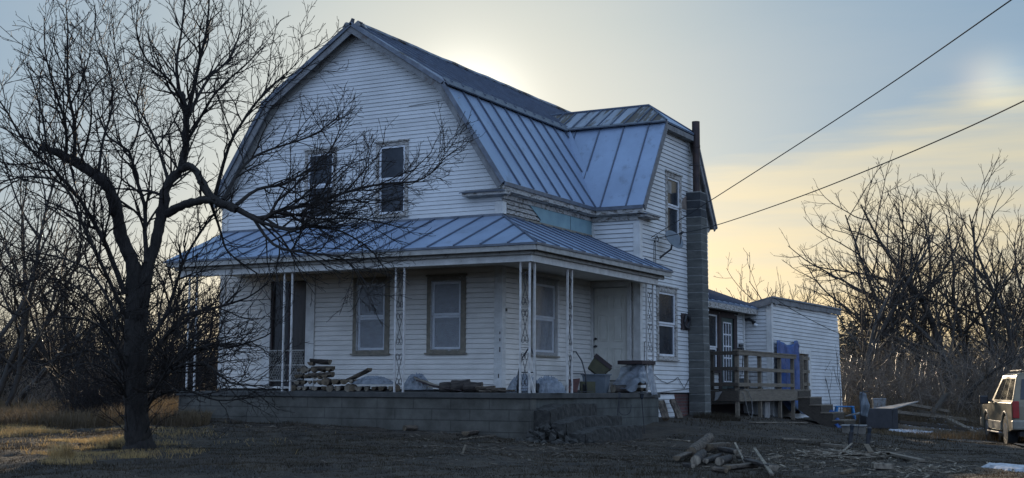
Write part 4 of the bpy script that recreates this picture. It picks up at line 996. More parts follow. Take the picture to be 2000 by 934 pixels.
# ------------------------------------------------------------------ things on the porch
LOGM = ('logbark', 'logdark')
def log(p, direc, ln, rad, label, group=None, m_='logbark', seed=0, split=None, name='firewood_log'):
    """one round or split log; p = its middle, bark body plus two cut ends"""
    rr = random.Random(seed*13+5); d = Vector(direc).normalized()
    q = d.to_track_quat('Y', 'Z'); o = empty(name, label, 'log', tuple(p), 0, group); o.rotation_euler = q.to_euler()
    n = 12; sec = []
    kind = split if split is not None else rr.choice((0, 1, 1, 2))
    for k in range(n):
        a = 2*pi*k/n; r_ = rad*rr.uniform(.9, 1.08); x, z = r_*cos(a), r_*sin(a)
        if kind >= 1: z = min(z, rad*.15)+rad*.25 if z > rad*.15 else z+rad*.25
        if kind == 2 and x > 0: x = x*.45
        sec.append((x, z))
    mb = MB(); ns_ = 4
    for i in range(ns_+1):
        y = -ln/2+ln*i/ns_; f = rr.uniform(.94, 1.05); dx, dz = rr.uniform(-.05, .05)*rad, rr.uniform(-.05, .05)*rad
        mb.v += [(x*f*rr.uniform(.93, 1.07)+dx, y+rr.uniform(-.04, .04)*rad, z*f*rr.uniform(.93, 1.07)+dz) for x, z in sec]
    for i in range(ns_):
        for k in range(n): k2 = (k+1) % n; mb.f.append([i*n+k, i*n+k2, (i+1)*n+k2, (i+1)*n+k])
    mb.build('bark', m_, o, wc=False, smooth=(kind == 0))
    for s_ in (0, 1):
        e = MB(); base_ = mb.v[:n] if s_ == 0 else mb.v[-n:]
        off = -.003 if s_ == 0 else .003
        e.v = [(x, y+off, z) for x, y, z in base_]; c = sum((Vector(v) for v in e.v), Vector())/n; e.v.append((c.x, c.y+off*2, c.z))
        for k in range(n): e.f.append([k, (k+1) % n, n] if s_ else [(k+1) % n, k, n])
        e.build('cut_end', 'logend' if m_ != 'logdark' else 'scrap', o, wc=False)
    return o
rr = random.Random(44); sd = 1
# rick at the left: logs end-on to the viewer, three to six high
ORD = ['first', 'second', 'third', 'fourth', 'fifth', 'sixth', 'seventh', 'eighth', 'ninth', 'tenth', 'eleventh', 'twelfth']
ROWN = ['bottom', 'second', 'third', 'fourth', 'fifth', 'sixth', 'seventh', 'eighth']
def rick(x0, x1, hfun, y, rad, label, group, m_='logbark', dirv=(.50, -1, 0)):
    global sd
    r_ = 0; z = rad
    while z < 1.2:
        x = x0+(rad if r_ % 2 else 0); ci = 0
        while x < x1:
            if z-rad*.3 < hfun(x):
                rd = rad*rr.uniform(.78, 1.12); kd = rr.choice((1, 1, 2, 2, 0))
                d = (dirv[0]+rr.uniform(-.25, .25), dirv[1], rr.uniform(-.06, .06))
                log((x, y+rr.uniform(-.06, .06), z), d, rr.uniform(.24, .36), rd, f'{ORD[ci]} log from the left, {ROWN[r_]} row of the {label}', group, rr.choice((m_, m_, 'logdark')), sd, kd); sd += 1; ci += 1
            x += rad*2*rr.uniform(.98, 1.12)
        z += rad*1.72; r_ += 1
g1 = 'split logs stacked on the porch before the left door'
rick(-3.95, -2.95, lambda x: .55-.25*abs(x+3.45) if x < -3.1 else .20, -1.35, .070, 'rick before the left doorway', g1)
g2 = 'split logs in the low row along the porch edge'
rick(-2.9, -1.35, lambda x: .22-.06*(x+2.9), -1.45, .075, 'low pile below the left porch window', g2)
for i, (x, z, l_, lb) in enumerate(((-3.28, .60, .40, 'dark thick log laid crosswise on top of the porch rick'), (-3.22, .46, .44, 'pale split log laid crosswise near the top of the porch rick'), (-3.26, .335, .5, 'broad split log laid crosswise in the middle of the porch rick'))):
    log((x, -1.4, z), (1, .15, .05*(i-1)), l_, .085, lb, None, 'logdark' if i == 0 else 'logbark', 200+i, split=1)
log((-2.3, -1.5, .33), (1, -.2, .35), .62, .06, 'long slanting split log leaning on the low porch row', None, 'logbark', 210, split=1)
# kindling bundle, dark lumps and flat logs right of the post
for i in range(9):
    mb = MB(); x = -.86+rr.uniform(-.05, .05)+i*.055; a = Vector((x-.15, -1.55+rr.uniform(-.1, .1), .28-.025*i+rr.uniform(-.02, .03))); b = Vector((x+.45, -1.5+rr.uniform(-.15, .15), .03+rr.uniform(0, .03)))
    mb.beam(a, b, .07, .022); tag(mb.build('kindling_board', 'bare_wood' if i % 2 else 'brownboard'), f'{ORD[i]} board from the left in the fan of kindling beside the porch post', 'board', 'kindling boards fanned out beside the porch post')
DL = [(-.25, .09, .10, 'logdark', 'dark rounded log lying left in the row below the right porch window'), (.0, .11, .11, 'logdark', 'darkest rounded log in the middle of the row below the right porch window'), (.26, .10, .10, 'logdark', 'dark rounded log beside the pale split one near the porch corner'), (.52, .085, .09, 'logbark', 'pale split log with light cut face near the porch corner'), (.74, .06, .075, 'logbark', 'small pale log at the right end of the row near the porch corner')]
for i, (x, z, r_, m_, lb) in enumerate(DL): log((x, -1.55, z), (1, .35, .04*(i % 2)), .34, r_, lb, None, m_, 220+i, split=0 if m_ == 'logdark' else 1)
for i, (x, y, l_, z, lb) in enumerate(((.98, -1.6, .3, .04, 'small split stick lying flat by the porch corner post'), (.62, -1.75, .22, .03, 'short stick on the porch edge below the pale log'))): log((x, y, z), (1, .2, 0), l_, .035, lb, None, 'logbark', 230+i, split=1)
# plastic sheets
from mathutils import noise as mno
def blob(name, c, size, m_, label, seed, cat='plastic sheet'):
    """crumpled heap of thin sheet: an irregular creased dome, open underneath"""
    NR, NA = 26, 84; mb = MB(); off = Vector((seed*7.3, seed*3.1, 0))
    for i in range(NR+1):
        r_ = (i/NR)
        for j in range(NA):
            a = 2*pi*j/NA; rim = 1+.22*mno.noise(Vector((cos(a)*1.6, sin(a)*1.6, seed)))+.06*mno.noise(Vector((cos(a)*7, sin(a)*7, seed)))
            x, y = cos(a)*r_*rim, sin(a)*r_*rim; p = Vector((x*2.2, y*2.2, 0))+off
            cre = abs(mno.noise(p*1.1))*1.0+abs(mno.noise(p*2.3+Vector((4, 1, 0))))*.55+abs(mno.noise(p*5.1))*.28
            z = max(0, 1-r_**2.2)**.75*(1.05-.6*cre)
            mb.v.append((x*size[0], y*size[1], z*size[2]*1.25+.008+.015*abs(mno.noise(p*4))))
    for i in range(NR):
        for j in range(NA): j2 = (j+1) % NA; mb.f.append([i*NA+j, i*NA+j2, (i+1)*NA+j2, (i+1)*NA+j])
    o = mb.build(name, m_, None, smooth=False, wc=False); o.location = (c[0], c[1], c[2]-size[2]*.8); return tag(o, label, cat)
blob('plastic_sheet', (-1.95, -1.5, .24), (.46, .26, .13), 'film2', 'flat round bundle of clear plastic on the low firewood row', 1)
blob('plastic_sheet', (-1.02, -1.45, .24), (.30, .2, .26), 'film2', 'clear plastic sheet slumped behind the middle porch post', 2)
blob('plastic_sheet', (1.02, -1.0, .22), (.34, .3, .28), 'film2', 'cloudy plastic bag heaped left of the corner post', 3, 'plastic bag')
blob('plastic_sheet', (1.48, -.95, .20), (.33, .3, .26), 'film2', 'cloudy plastic bag between the corner post and the hand truck', 4, 'plastic bag')
# hand trucks
def hand_truck(p, rz, label, lean_=.25):
    t_ = empty('hand_truck', label, 'hand truck', p, rz)
    mb = MB()
    L_ = [(-.16, 0, .0), (-.17, .03, .35), (-.13, .10, .62), (-.03, .16, .80)]
    mb.tube(L_+[(.03, .16, .80), (.13, .10, .62), (.17, .03, .35), (.16, 0, .0)], .014, 7); mb.build('frame', 'black', t_, wc=False, smooth=True)
    mb = MB(); mb.tube([(-.17, .03, .32), (-.12, .03, .37), (.12, .03, .37), (.17, .03, .32)], .011, 6); mb.build('crossbar', 'black', t_, wc=False)
    mb = MB(); mb.slab([(-.18, 0, .02), (.18, 0, .02), (.18, -.2, .02), (-.18, -.2, .02)], .012); mb.build('toe_plate', 'black', t_, wc=False)
    for s_ in (-1, 1):
        mb = MB(); mb.tube([(s_*.15, .10, .09), (s_*.20, .10, .09)], .085, 14); mb.build('wheel', 'rubber', t_, wc=False)
hand_truck((1.38, .62, .0), R(60), 'black hand truck with a looped handle standing below the side window')
hand_truck((1.25, -1.35, .0), R(5), 'black hand truck with a looped handle behind the corner post')
# tub with a tilted olive crate
tb = onx(1138, 760, .9)
TB = empty('plastic_tub', 'grey plastic tub near the entrance door', 'tub', (.95, 2.35, 0), R(10))
def openbox(mb, w0, w1, d0, d1, h_, t_=.012):
    P = [(-w0, -d0, 0), (w0, -d0, 0), (w0, d0, 0), (-w0, d0, 0)]; Q = [(-w1, -d1, h_), (w1, -d1, h_), (w1, d1, h_), (-w1, d1, h_)]
    b = len(mb.v); mb.v += P+Q; Pi = [(x*.94, y*.94, t_) for x, y, z in P]; Qi = [(x*.94, y*.94, h_) for x, y, z in Q]; mb.v += Pi+Qi
    mb.f.append([b+3, b+2, b+1, b])
    for i in range(4):
        j = (i+1) % 4; mb.f += [[b+i, b+j, b+4+j, b+4+i], [b+8+j, b+8+i, b+12+i, b+12+j], [b+4+i, b+4+j, b+12+j, b+12+i]]
    mb.f.append([b+8, b+9, b+10, b+11])
mb = MB(); openbox(mb, .21, .25, .17, .21, .38); mb.build('tub_body', 'greybin', TB, wc=False)
mb = MB()
for (a, b) in (((-.26, -.22, .37), (.26, -.22, .37)), ((.26, -.22, .37), (.26, .22, .37)), ((.26, .22, .37), (-.26, .22, .37)), ((-.26, .22, .37), (-.26, -.22, .37))): mb.beam(a, b, .03, .03)
mb.build('rim', 'greybin', TB, wc=False)
OC = empty('wooden_crate', 'olive board crate tipped on its side on the grey tub', 'crate', (.93, 2.30, .40), 0); OC.rotation_euler = (R(-8), R(38), R(20))
mb = MB(); openbox(mb, .17, .20, .15, .17, .30, .02); 
o = mb.build('crate_body', 'olive', OC, wc=False)
mb = MB(); mb.box(-.21, .21, -.18, -.165, .24, .33); mb.box(-.21, .21, .165, .18, .24, .33); mb.build('crate_rim', 'brownboard', OC, wc=False)
# logs and plastic heap at the porch end
log((1.38, 2.75, .09), (.35, 1, .02), .62, .085, 'dark round log lying on the porch slab below the entrance door', None, 'logdark', 240, split=0)
g3 = 'split logs under the plastic at the porch end'
for k in range(4):
    for j in range(3): log((1.32+.02*j, 3.50+.16*j*0+.02*k, .08+.145*k), (1, -.05, 0), .34, .072, f'near log, {ROWN[k]} layer of the small stack at the porch end', g3, 'logbark', 250+k*3+j, split=1) if j == 0 else None
    log((1.32, 3.75, .08+.145*k), (1, .1, 0), .34, .07, f'far log, {ROWN[k]} layer of the small stack at the porch end', g3, 'logbark', 280+k, split=1)
mb = MB(); mb.box(1.05, 1.62, 3.2, 3.95, .60, .68); tag(mb.build('board', 'brownboard', bevel=.01), 'dark thick board lying on top of the stack at the porch end', 'board')
def pf(u, v):
    y = 2.55+1.25*u; x = 1.15+.56*v; top = .10+.50*min(1, max(0, (y-2.6)/.75))
    z = top-.04*v+.03*sin(u*17+v*5)+.02*sin(v*13-u*9)
    if v > .75: z -= (v-.75)*2.4*min(1, max(0, (y-2.9)*1.6)); 
    return (x+.02*sin(u*21), y, max(z, .01 if x < 1.66 else -.35))
cloth('plastic_sheet', pf, 30, 24, 'film2', 'clear plastic sheet draped over the stack at the porch end', 'plastic sheet', thick=0)
# rubbish by the hand truck
mb = MB(); mb.box(-.14, .14, -.10, .10, 0, .22); o = mb.build('small_box', 'olive'); o.location = (1.40, .95, 0.002); o.rotation_euler = (0, 0, R(35)); tag(o, 'small brown carton beside the side porch posts', 'carton')
mb = MB(); mb.slab([(1.3, .2, .02), (1.55, .15, .02), (1.45, .5, .28), (1.2, .5, .26)], .012); tag(mb.build('broken_board', 'redbrick'), 'reddish broken board leaning behind the hand truck', 'board')
mb = MB(); mb.beam((1.56, -1.86, .36), (1.63, -1.78, .01), .05, .03, up=(0, 1, 0)); tag(mb.build('broken_post_base', 'iron_white'), 'broken white post base tilting at the porch corner', 'board')

# firewood leaning at the chimney corner
for i, (u, v, u2, v2, r_, lb) in enumerate(((1300, 818, 1290, 784, .09, 'grey split log leaning on the white skirting'), (1328, 818, 1313, 782, .09, 'pale split log leaning on the brick foundation'), (1316, 790, 1317, 765, .05, 'short square block standing on the brick foundation ledge'))):
    if i < 2:
        a = Vector((WX+.34, 0, 0)); pa = onx(u, v, WX+.36); pb = onx(u2, v2, WX+.12); log((pa+pb)/2, (pb-pa), (pb-pa).length, r_, lb, None, 'logbark', 300+i, split=1)

# ------------------------------------------------------------------ dish, overhead wires
q = onx(1288, 505, WX)
DS = empty('satellite_dish', 'small grey satellite dish on a bent arm on the wing wall', 'satellite dish', tuple(q))
mb = MB(); mb.tube([(0, 0, 0), (.12, .02, .10), (.26, .05, .2), (.30, .06, .36)], .022, 7); mb.build('arm', 'iron_dark', DS, wc=False)
mb = MB(); nrm = Vector((.75, -.3, .45)).normalized(); u_ = nrm.orthogonal().normalized(); w2 = nrm.cross(u_); c_ = Vector((.33, .02, .40)); NR, NA = 6, 24
for i in range(NR+1):
    r_ = .235*i/NR
    for j in range(NA): a = 2*pi*j/NA; mb.v.append(tuple(c_+u_*cos(a)*r_+w2*sin(a)*r_*1.1+nrm*(r_*r_*.9)))
for i in range(NR):
    for j in range(NA): j2 = (j+1) % NA; mb.f.append([i*NA+j, i*NA+j2, (i+1)*NA+j2, (i+1)*NA+j])
o = mb.build('reflector', 'greybin', DS, wc=False, smooth=True); o.modifiers.new('s', 'SOLIDIFY').thickness = .012
mb = MB(); mb.tube([c_-w2*.2, c_+nrm*.28], .01, 5); mb.tube([c_+nrm*.26, c_+nrm*.34], .03, 8); mb.build('feed_arm', 'iron_dark', DS, wc=False)
def wire3(pix, m_='cable', r_=.009, name='overhead_wire', label='', grp=None, sub=10):
    P = [at(u, v, t) for (u, v, t) in pix]; out = []
    for i in range(len(P)-1):       # Catmull-Rom
        p0 = P[max(i-1, 0)]; p1 = P[i]; p2 = P[i+1]; p3 = P[min(i+2, len(P)-1)]
        for k in range(sub):
            t = k/sub; out.append(.5*((2*p1)+(p2-p0)*t+(2*p0-5*p1+4*p2-p3)*t*t+(3*p1-p0-3*p2+p3)*t*t*t))
    out.append(P[-1]); mb = MB(); mb.tube(out, r_, 5); return tag(mb.build(name, m_, smooth=True), label, 'wire', grp)
wire3([(1262, 470, 30.3), (1400, 384, 26.5), (1700, 190, 20), (1975, 0, 15.5), (2160, -130, 13.5)], label='upper overhead service wire rising steeply to the top right', grp='overhead wires')
wire3([(1268, 468, 30.3), (1325, 457, 28.5), (1402, 439, 26.5), (1560, 385, 23), (1720, 322, 20), (1870, 258, 17.5), (2000, 197, 15.5), (2160, 118, 13.5)], label='lower overhead service wire crossing in front of the right trees', grp='overhead wires')
wire3([(1512, 582, 36.6), (1560, 612, 37.5), (1640, 652, 39.5), (1740, 688, 42), (1852, 712, 45)], label='sagging black cable from the outbuilding corner to the leaning tree', grp=None)

# ------------------------------------------------------------------ bare trees
class Tree:
    """collects branches as polylines, then meshes them in batches"""
    def __init__(s, seed): s.r = random.Random(seed); s.b = []
    def branch(s, p, d, ln, r0, r1, nseg, wander, trop, lvl, acc=None):
        r = s.r; pts = [p]; rad = [r0]; st = ln/nseg; x, y, z = d
        for i in range(nseg):
            x += r.gauss(0, wander); y += r.gauss(0, wander); z += r.gauss(0, wander)+trop
            q = math.sqrt(x*x+y*y+z*z) or 1; x, y, z = x/q, y/q, z/q
            a = pts[-1]; pts.append((a[0]+x*st, a[1]+y*st, a[2]+z*st)); rad.append(r0+(r1-r0)*(i+1)/nseg)
        s.b.append((pts, rad, lvl)); return pts, rad
    def kids(s, pts, rad, n, lo, ang, lf, lvl, maxl, P, bias=None):
        """n children along a parent polyline"""
        r = s.r; k = len(pts)-1; tot = 0
        for i in range(k): tot += math.dist(pts[i], pts[i+1])
        ph = r.uniform(0, 6.28)
        for c in range(n):
            t = lo+(1-lo)*((c+r.uniform(.1, .9))/n); f = t*k; i = min(int(f), k-1); f -= i
            a, b = pts[i], pts[i+1]; p = tuple(a[j]+(b[j]-a[j])*f for j in range(3)); rr_ = rad[i]+(rad[i+1]-rad[i])*f
            d = Vector(b)-Vector(a); d.normalize(); o = d.orthogonal().normalized(); w_ = d.cross(o)
            ph += 2.4+r.uniform(-.5, .5); an = ang*r.uniform(.65, 1.35)
            nd_ = d*cos(an)+(o*cos(ph)+w_*sin(ph))*sin(an)
            if bias: nd_ += Vector(bias)*r.uniform(.2, 1)
            nd_.normalize()
            l_ = lf*tot*(1-.55*t)*r.uniform(.6, 1.25); l_ = min(l_, maxl)
            s.grow(p, nd_, l_, min(rr_*.72, .012+l_*.012)*r.uniform(.8, 1.1), lvl, P)
    def grow(s, p, d, ln, r0, lvl, P):
        q = P[min(lvl, len(P)-1)]
        if ln < q.get('min', .12): return
        r1 = max(q['tip'], r0*.28)
        pts, rad = s.branch(p, tuple(d), ln, max(r0, q['tip']*1.2), r1, q['seg'], q['w'], q['t'], lvl)
        n = int(ln*q['n']+s.r.random())
        if n > 0 and lvl+1 < len(P): s.kids(pts, rad, n, q['lo'], q['a'], q['lf'], lvl+1, q.get('max', 9), P)
    def mesh(s, name, m_, parent, lvls, sides):
        groups = {}
        for pts, rad, lv in s.b:
            if lv in lvls: groups.setdefault(len(pts), []).append((pts, rad))
        VV = []; FF = []; base = 0
        for k, L_ in groups.items():
            P_ = np.array([x[0] for x in L_], float); Rr = np.array([x[1] for x in L_], float)
            T = np.empty_like(P_); T[:, 1:-1] = P_[:, 2:]-P_[:, :-2]; T[:, 0] = P_[:, 1]-P_[:, 0]; T[:, -1] = P_[:, -1]-P_[:, -2]
            T /= np.linalg.norm(T, axis=2, keepdims=True)+1e-9
            ref = np.array([.36, .48, .8]) ; ref = np.broadcast_to(ref, T.shape).copy()
            bad = np.abs((T*ref).sum(2)) > .93; ref[bad] = (1, 0, 0)
            A = np.cross(T, ref); A /= np.linalg.norm(A, axis=2, keepdims=True)+1e-9; B = np.cross(T, A)
            an = 2*np.pi*np.arange(sides)/sides
            V_ = P_[:, :, None, :]+(A[:, :, None, :]*np.cos(an)[None, None, :, None]+B[:, :, None, :]*np.sin(an)[None, None, :, None])*Rr[:, :, None, None]
            n = len(L_); idx = base+np.arange(n*k*sides).reshape(n, k, sides); nx_ = np.roll(idx, -1, axis=2)
            F_ = np.stack([idx[:, :-1], nx_[:, :-1], nx_[:, 1:], idx[:, 1:]], -1).reshape(-1, 4)
            VV.append(V_.reshape(-1, 3)); FF.append(F_); base += n*k*sides
        if not VV: return None
        return npmesh(name, np.concatenate(VV), np.concatenate(FF), m_, parent, smooth=True)

# hero tree, its main limbs traced as (u, v, metres towards/away, width in px)
TD = 18.9
def tp(u, v, dz): return tuple(at(u, v, TD+dz))
tb_ = ground(272, 876)
HT = Tree(7)
def limb(q, lvl=0, n=10):
    P = [Vector(tp(u, v, dz)) for u, v, dz, w_ in q]; Wd = [w_*(TD+dz)/CF/2 for u, v, dz, w_ in q]; out = []; rad = []
    sub = max(2, n//(len(P)-1))
    for i in range(len(P)-1):
        p0 = P[max(i-1, 0)]; p1 = P[i]; p2 = P[i+1]; p3 = P[min(i+2, len(P)-1)]
        for k in range(sub):
            t = k/sub; out.append(tuple(.5*((2*p1)+(p2-p0)*t+(2*p0-5*p1+4*p2-p3)*t*t+(3*p1-p0-3*p2+p3)*t*t*t))); rad.append(Wd[i]+(Wd[i+1]-Wd[i])*t)
    out.append(tuple(P[-1])); rad.append(Wd[-1])
    r = HT.r
    out = [out[0]]+[tuple(c+r.gauss(0, .10*min(.1, rd)) for c in o) for o, rd in zip(out[1:], rad[1:])]
    HT.b.append((out, rad, lvl)); return out, rad
A_ = 1/1.946
def z1(*q): return [(x*A_, y*A_, d, w_*A_) for x, y, d, w_ in q]
def z2(*q): return [(x/1.93, 450+y/1.93, d, w_/1.93) for x, y, d, w_ in q]
def z3(*q): return [(400+x/1.946, y/1.946, d, w_/1.946) for x, y, d, w_ in q]
TR = limb([(272, 888, 0, 74), (273, 872, 0, 60), (270, 850, 0, 52), (266, 800, 0, 46), (263, 740, 0, 45), (266, 680, 0, 47), (266, 640, .0, 45), (268, 600, 0, 44), (270, 570, 0, 34)], 0, 24)
LA = limb([(266, 630, 0, 32)]+z1((505, 1010, -.02, 54), (470, 934, -.05, 50), (455, 860, -.1, 48), (430, 760, -.2, 46), (395, 690, -.3, 44), (340, 650, -.35, 40), (270, 610, -.4, 36), (210, 575, -.45, 30), (152, 558, -.5, 28)), 0, 30)
RA = limb([(270, 630, 0, 34)]+z1((560, 1010, .05, 50), (590, 934, .1, 46), (605, 860, .15, 44), (622, 800, .2, 42), (622, 740, .25, 40), (640, 690, .3, 36), (680, 655, .3, 32), (700, 600, .35, 30), (708, 500, .4, 26), (705, 420, .4, 22), (690, 350, .45, 16)), 0, 30)
main = []
def add(q, n=12): main.append(limb(q, 1, n)); return main[-1]
add(z1((705, 440, .4, 18), (680, 340, .5, 14), (672, 230, .7, 11), (690, 120, .8, 8), (702, 0, .9, 6), (705, -90, 1, 3)), 15)
add(z1((705, 470, .4, 20), (735, 340, .2, 15), (762, 220, .1, 12), (785, 120, .0, 9), (795, 0, -.1, 6), (800, -90, -.1, 3)), 15)
add(z1((708, 460, .4, 16), (745, 380, .7, 13), (800, 290, 1.0, 10), (870, 225, 1.2, 8), (915, 110, 1.4, 5), (925, -20, 1.5, 3)), 15)
add(z1((700, 400, .4, 12), (640, 300, .0, 9), (560, 230, -.3, 7), (520, 130, -.5, 5), (525, 20, -.6, 3)), 15)
add(z1((700, 560, .35, 15), (760, 450, .1, 11), (830, 340, -.2, 8), (930, 250, -.4, 6), (1010, 170, -.5, 3)), 15)
add(z1((640, 690, .3, 15), (600, 560, .8, 10), (560, 470, 1.2, 8), (480, 340, 1.5, 6), (440, 200, 1.7, 4), (430, 90, 1.8, 3)), 15)
# uprights from the cut limb
add(z1((282, 612, -.4, 16), (285, 480, -.45, 13), (265, 380, -.5, 11), (256, 260, -.4, 9), (258, 120, -.5, 6), (250, 10, -.5, 3)), 15)
add(z1((250, 600, -.4, 14), (250, 480, -.7, 11), (210, 350, -.9, 8), (172, 200, -1.1, 5), (168, 60, -1.2, 3)), 15)
add(z1((375, 650, -.35, 13), (392, 530, -.1, 10), (425, 410, .0, 8), (418, 290, .1, 6), (365, 160, .1, 4), (362, 50, .2, 3)), 15)
add(z1((180, 570, -.5, 10), (160, 440, -.3, 7), (130, 330, -.2, 5), (100, 240, -.1, 3)), 10)
add(z1((300, 630, -.4, 11), (340, 500, -.9, 8), (345, 380, -1.2, 6), (310, 250, -1.4, 4), (310, 100, -1.5, 2.5)), 12)
# limbs sweeping left
add(z2((470, 240, -.1, 22), (400, 60, -.3, 18), (300, -120, -.6, 14), (200, -230, -.9, 11), (100, -320, -1.1, 9), (30, -440, -1.2, 7), (-30, -530, -1.3, 5)), 15)
add(z2((480, 330, -.2, 18), (330, 20, -.9, 12), (240, -170, -1.2, 9), (80, -200, -1.5, 7), (-60, -150, -1.7, 5)), 15)
add(z2((485, 420, -.1, 14), (360, 180, .6, 10), (250, 110, 1., 8), (120, 90, 1.3, 6), (0, 150, 1.5, 4)), 12)
add(z2((480, 520, -.1, 12), (400, 380, -.8, 9), (280, 330, -1.3, 7), (120, 340, -1.7, 5), (0, 420, -1.9, 3)), 12)
add(z2((480, 560, .1, 10), (380, 460, .7, 8), (260, 470, 1.1, 6), (140, 520, 1.4, 4)), 12)
# middle stem
add(z1((555, 1000, .0, 20), (552, 880, .3, 17), (550, 780, .4, 15), (510, 660, .5, 13), (490, 575, .5, 11), (410, 520, .6, 8), (370, 420, .8, 5)), 15)
add(z1((495, 570, .5, 9), (530, 480, .7, 7), (520, 380, .8, 5), (545, 250, .9, 4), (540, 130, 1, 2.5)), 12)
# great right limb over the porch and gable
RB = limb(z1((628, 815, .2, 34), (700, 778, .0, 32), (790, 758, -.2, 30), (840, 775, -.3, 30), (900, 795, -.4, 26)), 0, 15)
RC = limb(z1((690, 650, .3, 28), (725, 630, .2, 28), (762, 680, .0, 28), (795, 740, -.2, 28), (835, 775, -.3, 28)), 0, 15)
add(z3((100, 780, -.35, 26), (200, 830, -.4, 20), (300, 795, -.2, 15), (430, 775, .0, 13), (500, 742, .1, 11), (640, 705, .2, 9), (800, 690, .3, 7), (875, 645, .4, 5), (912, 598, .4, 3)), 24)
add(z3((110, 785, -.35, 22), (230, 850, -.7, 14), (360, 870, -.9, 11), (500, 830, -1.1, 8), (640, 840, -1.2, 6), (760, 870, -1.3, 3)), 18)
add(z3((120, 780, -.35, 18), (200, 720, -.1, 12), (300, 700, .2, 10), (400, 640, .5, 8), (470, 580, .7, 6), (510, 500, .8, 4), (525, 430, .9, 3)), 18)
add(z3((70, 760, -.3, 16), (140, 640, .2, 11), (220, 580, .5, 9), (340, 540, .7, 7), (440, 500, .9, 5), (450, 460, 1, 3)), 15)
add(z3((40, 740, -.2, 16), (90, 560, -.6, 12), (160, 440, -.9, 9), (230, 350, -1.1, 7), (330, 260, -1.2, 4), (380, 210, -1.2, 2.5)), 15)
add(z3((180, 820, -.4, 14), (260, 930, -.8, 11), (380, 960, -1.1, 9), (520, 980, -1.3, 7), (600, 1060, -1.4, 5), (640, 1160, -1.5, 3)), 15)
add(z3((300, 800, -.2, 12), (400, 860, .4, 9), (520, 880, .8, 7), (640, 960, 1, 5), (700, 1060, 1.1, 3)), 15)
add(z3((230, 830, -.5, 12), (330, 880, -1., 9), (420, 820, -1.3, 7), (560, 760, -1.5, 5), (680, 760, -1.6, 3)), 15)
add(z3((20, 760, -.2, 14), (60, 880, .2, 9), (90, 960, .3, 7), (200, 1040, .4, 5)), 10)
# lower right limbs reaching along the porch
add(z2((550, 600, .1, 22), (610, 560, .0, 18), (700, 470, -.3, 14), (800, 430, -.5, 11), (870, 440, -.6, 8), (1000, 400, -.7, 5), (1040, 360, -.7, 3)), 18)
add(z2((540, 520, .1, 20), (640, 380, .3, 15), (700, 320, .3, 12), (820, 290, .4, 10), (930, 255, .4, 7), (1010, 200, .4, 4)), 18)
add(z2((555, 600, .1, 16), (660, 520, -.8, 12), (770, 500, -1.1, 9), (870, 575, -1.4, 7), (1000, 585, -1.5, 4)), 15)
add(z2((540, 440, .1, 20), (620, 330, .5, 15), (665, 200, .8, 12), (700, 100, 1., 10), (790, -40, 1.2, 7), (900, -160, 1.3, 4)), 18)
add(z2((560, 640, .1, 12), (680, 600, -.3, 9), (820, 640, -.6, 6), (960, 630, -.8, 3)), 12)
add(z2((560, 660, -.1, 10), (610, 560, -1.2, 8), (700, 440, -1.7, 6), (860, 400, -2, 4)), 12)
add(z2((480, 600, 0, 14), (430, 420, .4, 10), (300, 220, .8, 8), (150, 180, 1.1, 6), (20, 230, 1.3, 3)), 15)
add(z2((480, 640, 0, 10), (440, 560, -.8, 8), (330, 500, -1.3, 6), (200, 560, -1.6, 4)), 12)
HP = [None, None,
      dict(seg=5, w=.16, t=.05, n=6.0, lo=.10, a=.62, lf=.62, tip=.0042, max=1.25, min=.2),
      dict(seg=4, w=.17, t=.05, n=8.5, lo=.08, a=.62, lf=.5, tip=.0033, max=.5, min=.10),
      dict(seg=3, w=.20, t=.05, n=7, lo=.15, a=.65, lf=.45, tip=.0027, max=.2, min=.05),
      dict(seg=2, w=.22, t=.04, n=0, lo=.2, a=.7, lf=.4, tip=.0027, min=.05)]
for pts, rad in main:
    ln = sum(math.dist(pts[i], pts[i+1]) for i in range(len(pts)-1))
    HT.kids(pts, rad, int(ln*6.5)+2, .12, .7, .50, 2, 1.2, HP, bias=(0, 0, .22))
for (pts, rad), n in ((LA, 16), (RA, 16), (RB, 12), (RC, 10)): HT.kids(pts, rad, n, .35, 1.0, .35, 2, 1.1, HP, bias=(0, 0, .5))
HT.kids(*TR, 28, .30, 1.0, .40, 2, 1.3, HP, bias=(0, 0, .25))
for i in range(16):      # suckers round the foot
    a = HT.r.uniform(0, 6.28); p = Vector(tp(268, 860-HT.r.uniform(0, 120), 0))+Vector((cos(a)*.2, sin(a)*.2, 0))
    HT.grow(tuple(p), (cos(a)*.6, sin(a)*.6, .8), HT.r.uniform(.4, 1.3), .008, 3, HP)
htree = empty('bare_tree', 'large gnarled leafless tree with a sawn off limb in the left foreground', 'tree')
def gnarl(o, amp, sc_):
    t_ = bpy.data.textures.new('bark', 'CLOUDS'); t_.noise_scale = sc_
    m_ = o.modifiers.new('sub', 'SUBSURF'); m_.levels = m_.render_levels = 1
    m_ = o.modifiers.new('d', 'DISPLACE'); m_.texture = t_; m_.strength = amp; m_.mid_level = .5
trunk = HT.mesh('trunk', 'bark', htree, (0,), 14); gnarl(trunk, .07, .10)
HT.mesh('branch_limbs', 'bark', htree, (1,), 7)
HT.mesh('crown_twigs', 'twig', htree, (2, 3, 4, 5), 3)
ob = tb_
mb = MB(); c_ = Vector(at(268, 822, TD-.17)); 
print('hero branches', len(HT.b))

